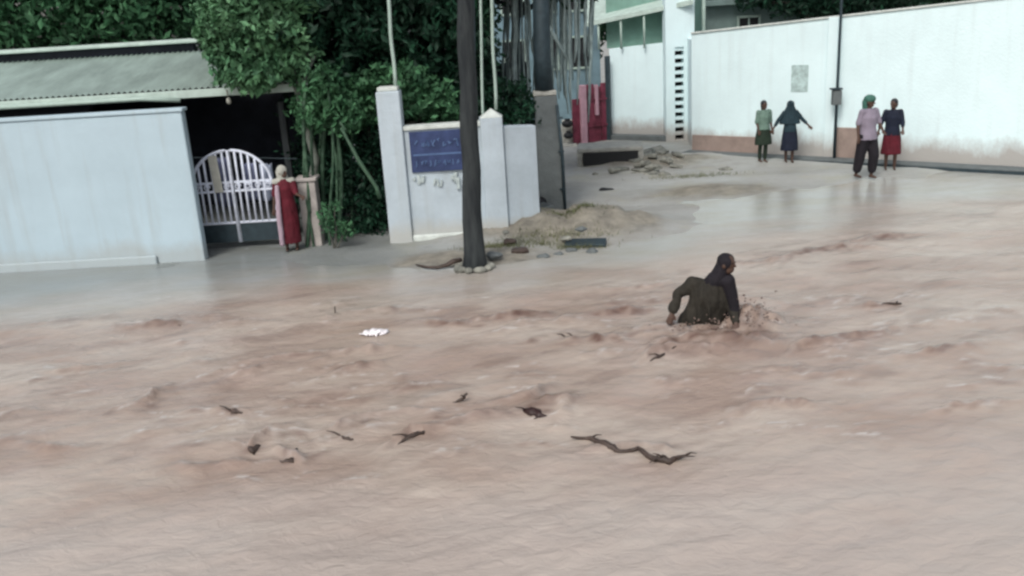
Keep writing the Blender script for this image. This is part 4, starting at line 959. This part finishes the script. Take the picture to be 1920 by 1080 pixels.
def trousers(t, g, m, end=.9, r=(.105, .085, .07)):
    b = B()
    for s in 'lr':
        cap(b, g('pelvis'), g('hip'+s), .13, .11); cap(b, g('hip'+s), g('kn'+s), r[0], r[1]); cap(b, g('kn'+s), g('kn'+s).lerp(g('an'+s), end), r[1], r[2])
    return remesh(b, 'trousers', m, t, .013, 4, .008)
def skirt(t, g, m, z0, rx, ry, ztop=None):
    b = B(); pe = g('pelvis'); zt = ztop or pe.z+.12
    cone(b, [(Vector((pe.x, pe.y, z0)), rx, ry), (Vector((pe.x, pe.y, (z0+pe.z)/2)), (rx+.19)/2, (ry+.15)/2), (pe, .185, .15), (Vector((pe.x, pe.y, zt)), .15, .125)], 28)
    return remesh(b, 'skirt', m, t, .014, 3, .018)
def hair(t, h, fd, R_h, bun=False, long=False):
    b = B(); b.ell(h+Vector((0, 0, .045))-fd*.018, (.088, .10, .098), 14, 10, R_h); b.ell(h-fd*.05+Vector((0, 0, -.02)), (.075, .06, .085), 12, 8, R_h)
    if bun: b.ell(h-fd*.12+Vector((0, 0, -.01)), (.045, .045, .045), 10, 8)
    if long: cap(b, h-fd*.08, h-fd*.11+Vector((0, 0, -.28)), .04, .018)
    return remesh(b, 'hair', 'hair', t, .012, 2)

# 1. the wading person
Jw = J_(pelvis=(-.06, .10, -.03), waist=(-.02, .04, .12), chest=(.05, -.02, .38), neck=(.13, -.06, .61), head=(.20, -.09, .78), face=(.75, -.6, .1),
        shl=(.21, -.06, .53), shr=(-.15, .02, .54), ell=(.27, -.10, .28), elr=(-.31, .07, .42), wrl=(.27, -.26, .14), wrr=(-.40, -.05, .24),
        hipl=(.04, .10, -.08), hipr=(-.15, .10, -.08), knl=(.14, -.02, -.44), knr=(-.16, -.02, -.45), anl=(.12, .10, -.80), anr=(-.18, .14, -.80))
def bw(t, J, g, h, fd, sd_, R_h):
    b = B(); pe, wa, ch = g('pelvis'), g('waist'), g('chest')
    cone(b, [(pe+Vector((.05, 0, -.32)), .33, .28), (pe+Vector((.05, 0, -.08)), .30, .25), (pe+Vector((.04, 0, .08)), .275, .22), (wa+Vector((0, 0, .04)), .25, .19), (ch, .235, .16), (ch+Vector((-.01, 0, .13)), .215, .13), (ch+Vector((.04, 0, .21)), .12, .10)], 26)
    for s in 'lr':
        cap(b, ch+Vector((0, 0, .08)), g('sh'+s), .10, .085)
        cap(b, g('sh'+s), g('el'+s), .085, .06); cap(b, g('el'+s), g('el'+s).lerp(g('wr'+s), .85), .06, .045)
    remesh(b, 'dress', 'olive', t, .012, 3, .034)
    b = B(); cap(b, g('shl')+Vector((.0, -.05, .06)), g('shl').lerp(g('ell'), .75)+Vector((.015, -.045, 0)), .085, .062); cap(b, g('shl')+Vector((.0, -.05, .06)), g('neck')+Vector((0, -.02, -.02)), .08, .07)
    cap(b, g('shl').lerp(g('ell'), .75)+Vector((.015, -.045, 0)), g('ell')+Vector((.02, -.06, -.14)), .062, .05)
    remesh(b, 'shawl', 'darkpurple', t, .012, 3, .012)
    b = B(); b.ell(h+Vector((0, 0, .025))-fd*.01, (.092, .104, .105), 14, 10, R_h); cap(b, h-fd*.03+Vector((-.01, 0, -.03)), g('neck')+Vector((-.03, .01, -.02)), .085, .10); cap(b, g('neck')+Vector((-.05, .01, -.02)), ch+Vector((-.02, .02, .1)), .10, .12)
    remesh(b, 'head_scarf', 'darkpurple', t, .012, 3, .010)
person('person in a dark olive dress wading waist deep through the brown flood, arm held out', P(1328, 618)+Vector((0, .1, -.02)), 0, 1.98, Jw, bw)

RD = random.Random(9); b = B()
for i in range(420):
    a_ = RD.uniform(0, 6.28); k_ = RD.random(); ox = RD.gauss(.10, .30) if k_ < .5 else RD.gauss(.48, .14); oy = RD.gauss(-.12, .14) if k_ < .5 else RD.gauss(-.05, .12)
    hz_ = abs(RD.gauss(0, .10 if k_ < .5 else .20))+.03; rr = RD.uniform(.004, .015)*(1.3 if hz_ < .1 else .8)
    b.ell((wc.x+ox, wc.y+oy, hz_), (rr*RD.uniform(1, 2), rr, rr*RD.uniform(.7, 1.5)), 6, 4)
o = b.obj('water_splash', 'splash', None, True, loc=wc); tag(o, 'brown spray of water drops thrown up round the wading person', 'splash', kind='stuff')
# 2. the woman in red at the gate
Jr = J_(ell=(.22, -.12, 1.16), wrl=(.33, -.28, 1.12), elr=(-.21, -.02, 1.14), face=(.7, -.7, 0))
def br(t, J, g, h, fd, sd_, R_h):
    skirt(t, g, 'red', .16, .21, .19); shirt(t, g, 'red', .80, .95, 1.06)
    b = B(); b.ell(h+Vector((0, 0, .035))-fd*.015, (.10, .112, .115), 14, 10, R_h); cap(b, h-fd*.05, g('neck')+Vector((0, .04, -.06)), .10, .12); cap(b, g('shl'), g('shr'), .075, .075)
    remesh(b, 'head_scarf', 'whitecloth', t, .012, 3, .008)
    b = B(); cap(b, (-.13, -.12, 1.32), (-.16, -.17, .75), .045, .055); cap(b, (-.16, -.17, .75), (-.17, -.18, .18), .055, .05)
    remesh(b, 'shawl', 'palecloth', t, .013, 3, .010)
q = P(549, 470); q.z = .02
person('woman in a dark red dress and off-white headscarf standing at the gate', q, .15, 1.62, Jr, br)

# 3. the girl in green
Jg = J_(ell=(.21, .0, 1.13), elr=(-.21, .0, 1.13), wrl=(.23, -.06, .90), wrr=(-.20, -.10, .92), knl=(.07, -.02, .48), knr=(-.07, .03, .48), anl=(.06, .0, .08), anr=(-.06, .08, .08), face=(.2, -1, 0))
def bgr(t, J, g, h, fd, sd_, R_h):
    skirt(t, g, 'darkgreen', .50, .25, .20); shirt(t, g, 'lightgreen', .92, 1.0, 1.08); trousers(t, g, 'plaster' and 'darkgreen', .9, (.09, .06, .055)); hair(t, h, fd, R_h, long=True)
q = P(1430, 308); q.z = .06
person('girl in a light green top and dark green skirt beside the white wall', q, .2, 1.56, Jg, bgr)
# 4. the girl in dark blue
Jb = J_(ell=(.33, -.02, 1.20), elr=(-.33, -.02, 1.20), wrl=(.50, -.06, 1.02), wrr=(-.47, -.06, .98), knl=(.08, -.05, .48), anl=(.08, -.02, .08), anr=(-.08, .06, .08), face=(.1, 1, 0))
def bbl(t, J, g, h, fd, sd_, R_h):
    skirt(t, g, 'navy', .34, .25, .20); shirt(t, g, 'slate', .86, 1.6, 1.08)
    b = B(); b.ell(h+Vector((0, 0, .035)), (.105, .115, .115), 14, 10, R_h)
    cone(b, [((0, .03, 1.08), .30, .19), ((0, .03, 1.25), .255, .18), ((0, .02, 1.42), .19, .14), ((0, .0, 1.56), .11, .12), ((0, 0, 1.66), .08, .09)], 24)
    remesh(b, 'head_shawl', 'slate', t, .013, 3, .014)
q = P(1479, 308); q.z = .06
person('girl in a dark blue dress and shawl with both arms held out', q, -.1, 1.53, Jb, bbl)
# 5. person in lilac at the right
Jm = J_(ell=(.24, -.05, 1.14), elr=(-.24, .02, 1.14), wrl=(.20, -.22, 1.0), wrr=(-.26, -.04, .90), knl=(.12, -.08, .49), knr=(-.12, .05, .49), anl=(.13, -.02, .08), anr=(-.14, .12, .10), face=(.5, -.8, 0))
def bm_(t, J, g, h, fd, sd_, R_h):
    trousers(t, g, 'darkpurple', .75, (.13, .11, .09)); shirt(t, g, 'lilac', .82, .9, 1.14, .01); hair(t, h, fd, R_h)
    b = B(); b.ell(h+Vector((0, 0, .075)), (.112, .122, .085), 14, 10, R_h); cap(b, h-fd*.07, h-fd*.10+Vector((.02, 0, -.2)), .085, .06)
    remesh(b, 'head_scarf', 'teal', t, .012, 3, .008)
q = P(1622, 338); q.z = .05
person('adult in a lilac top, dark trousers and green head cloth walking in the far street', q, .3, 1.84, Jm, bm_)
# 6. person at the right of the wall
Jp = J_(ell=(.22, -.05, 1.14), elr=(-.26, -.02, 1.16), wrl=(.22, -.16, .98), wrr=(-.32, -.1, .96), face=(-.6, -.8, 0))
def bp_(t, J, g, h, fd, sd_, R_h):
    skirt(t, g, 'red', .38, .24, .20); shirt(t, g, 'navy', .84, 1.5, 1.08); hair(t, h, fd, R_h, bun=True)
q = P(1668, 322); q.z = .06
person('woman in a navy top and dark red skirt, rightmost in the far street', q, -.3, 1.64, Jp, bp_)
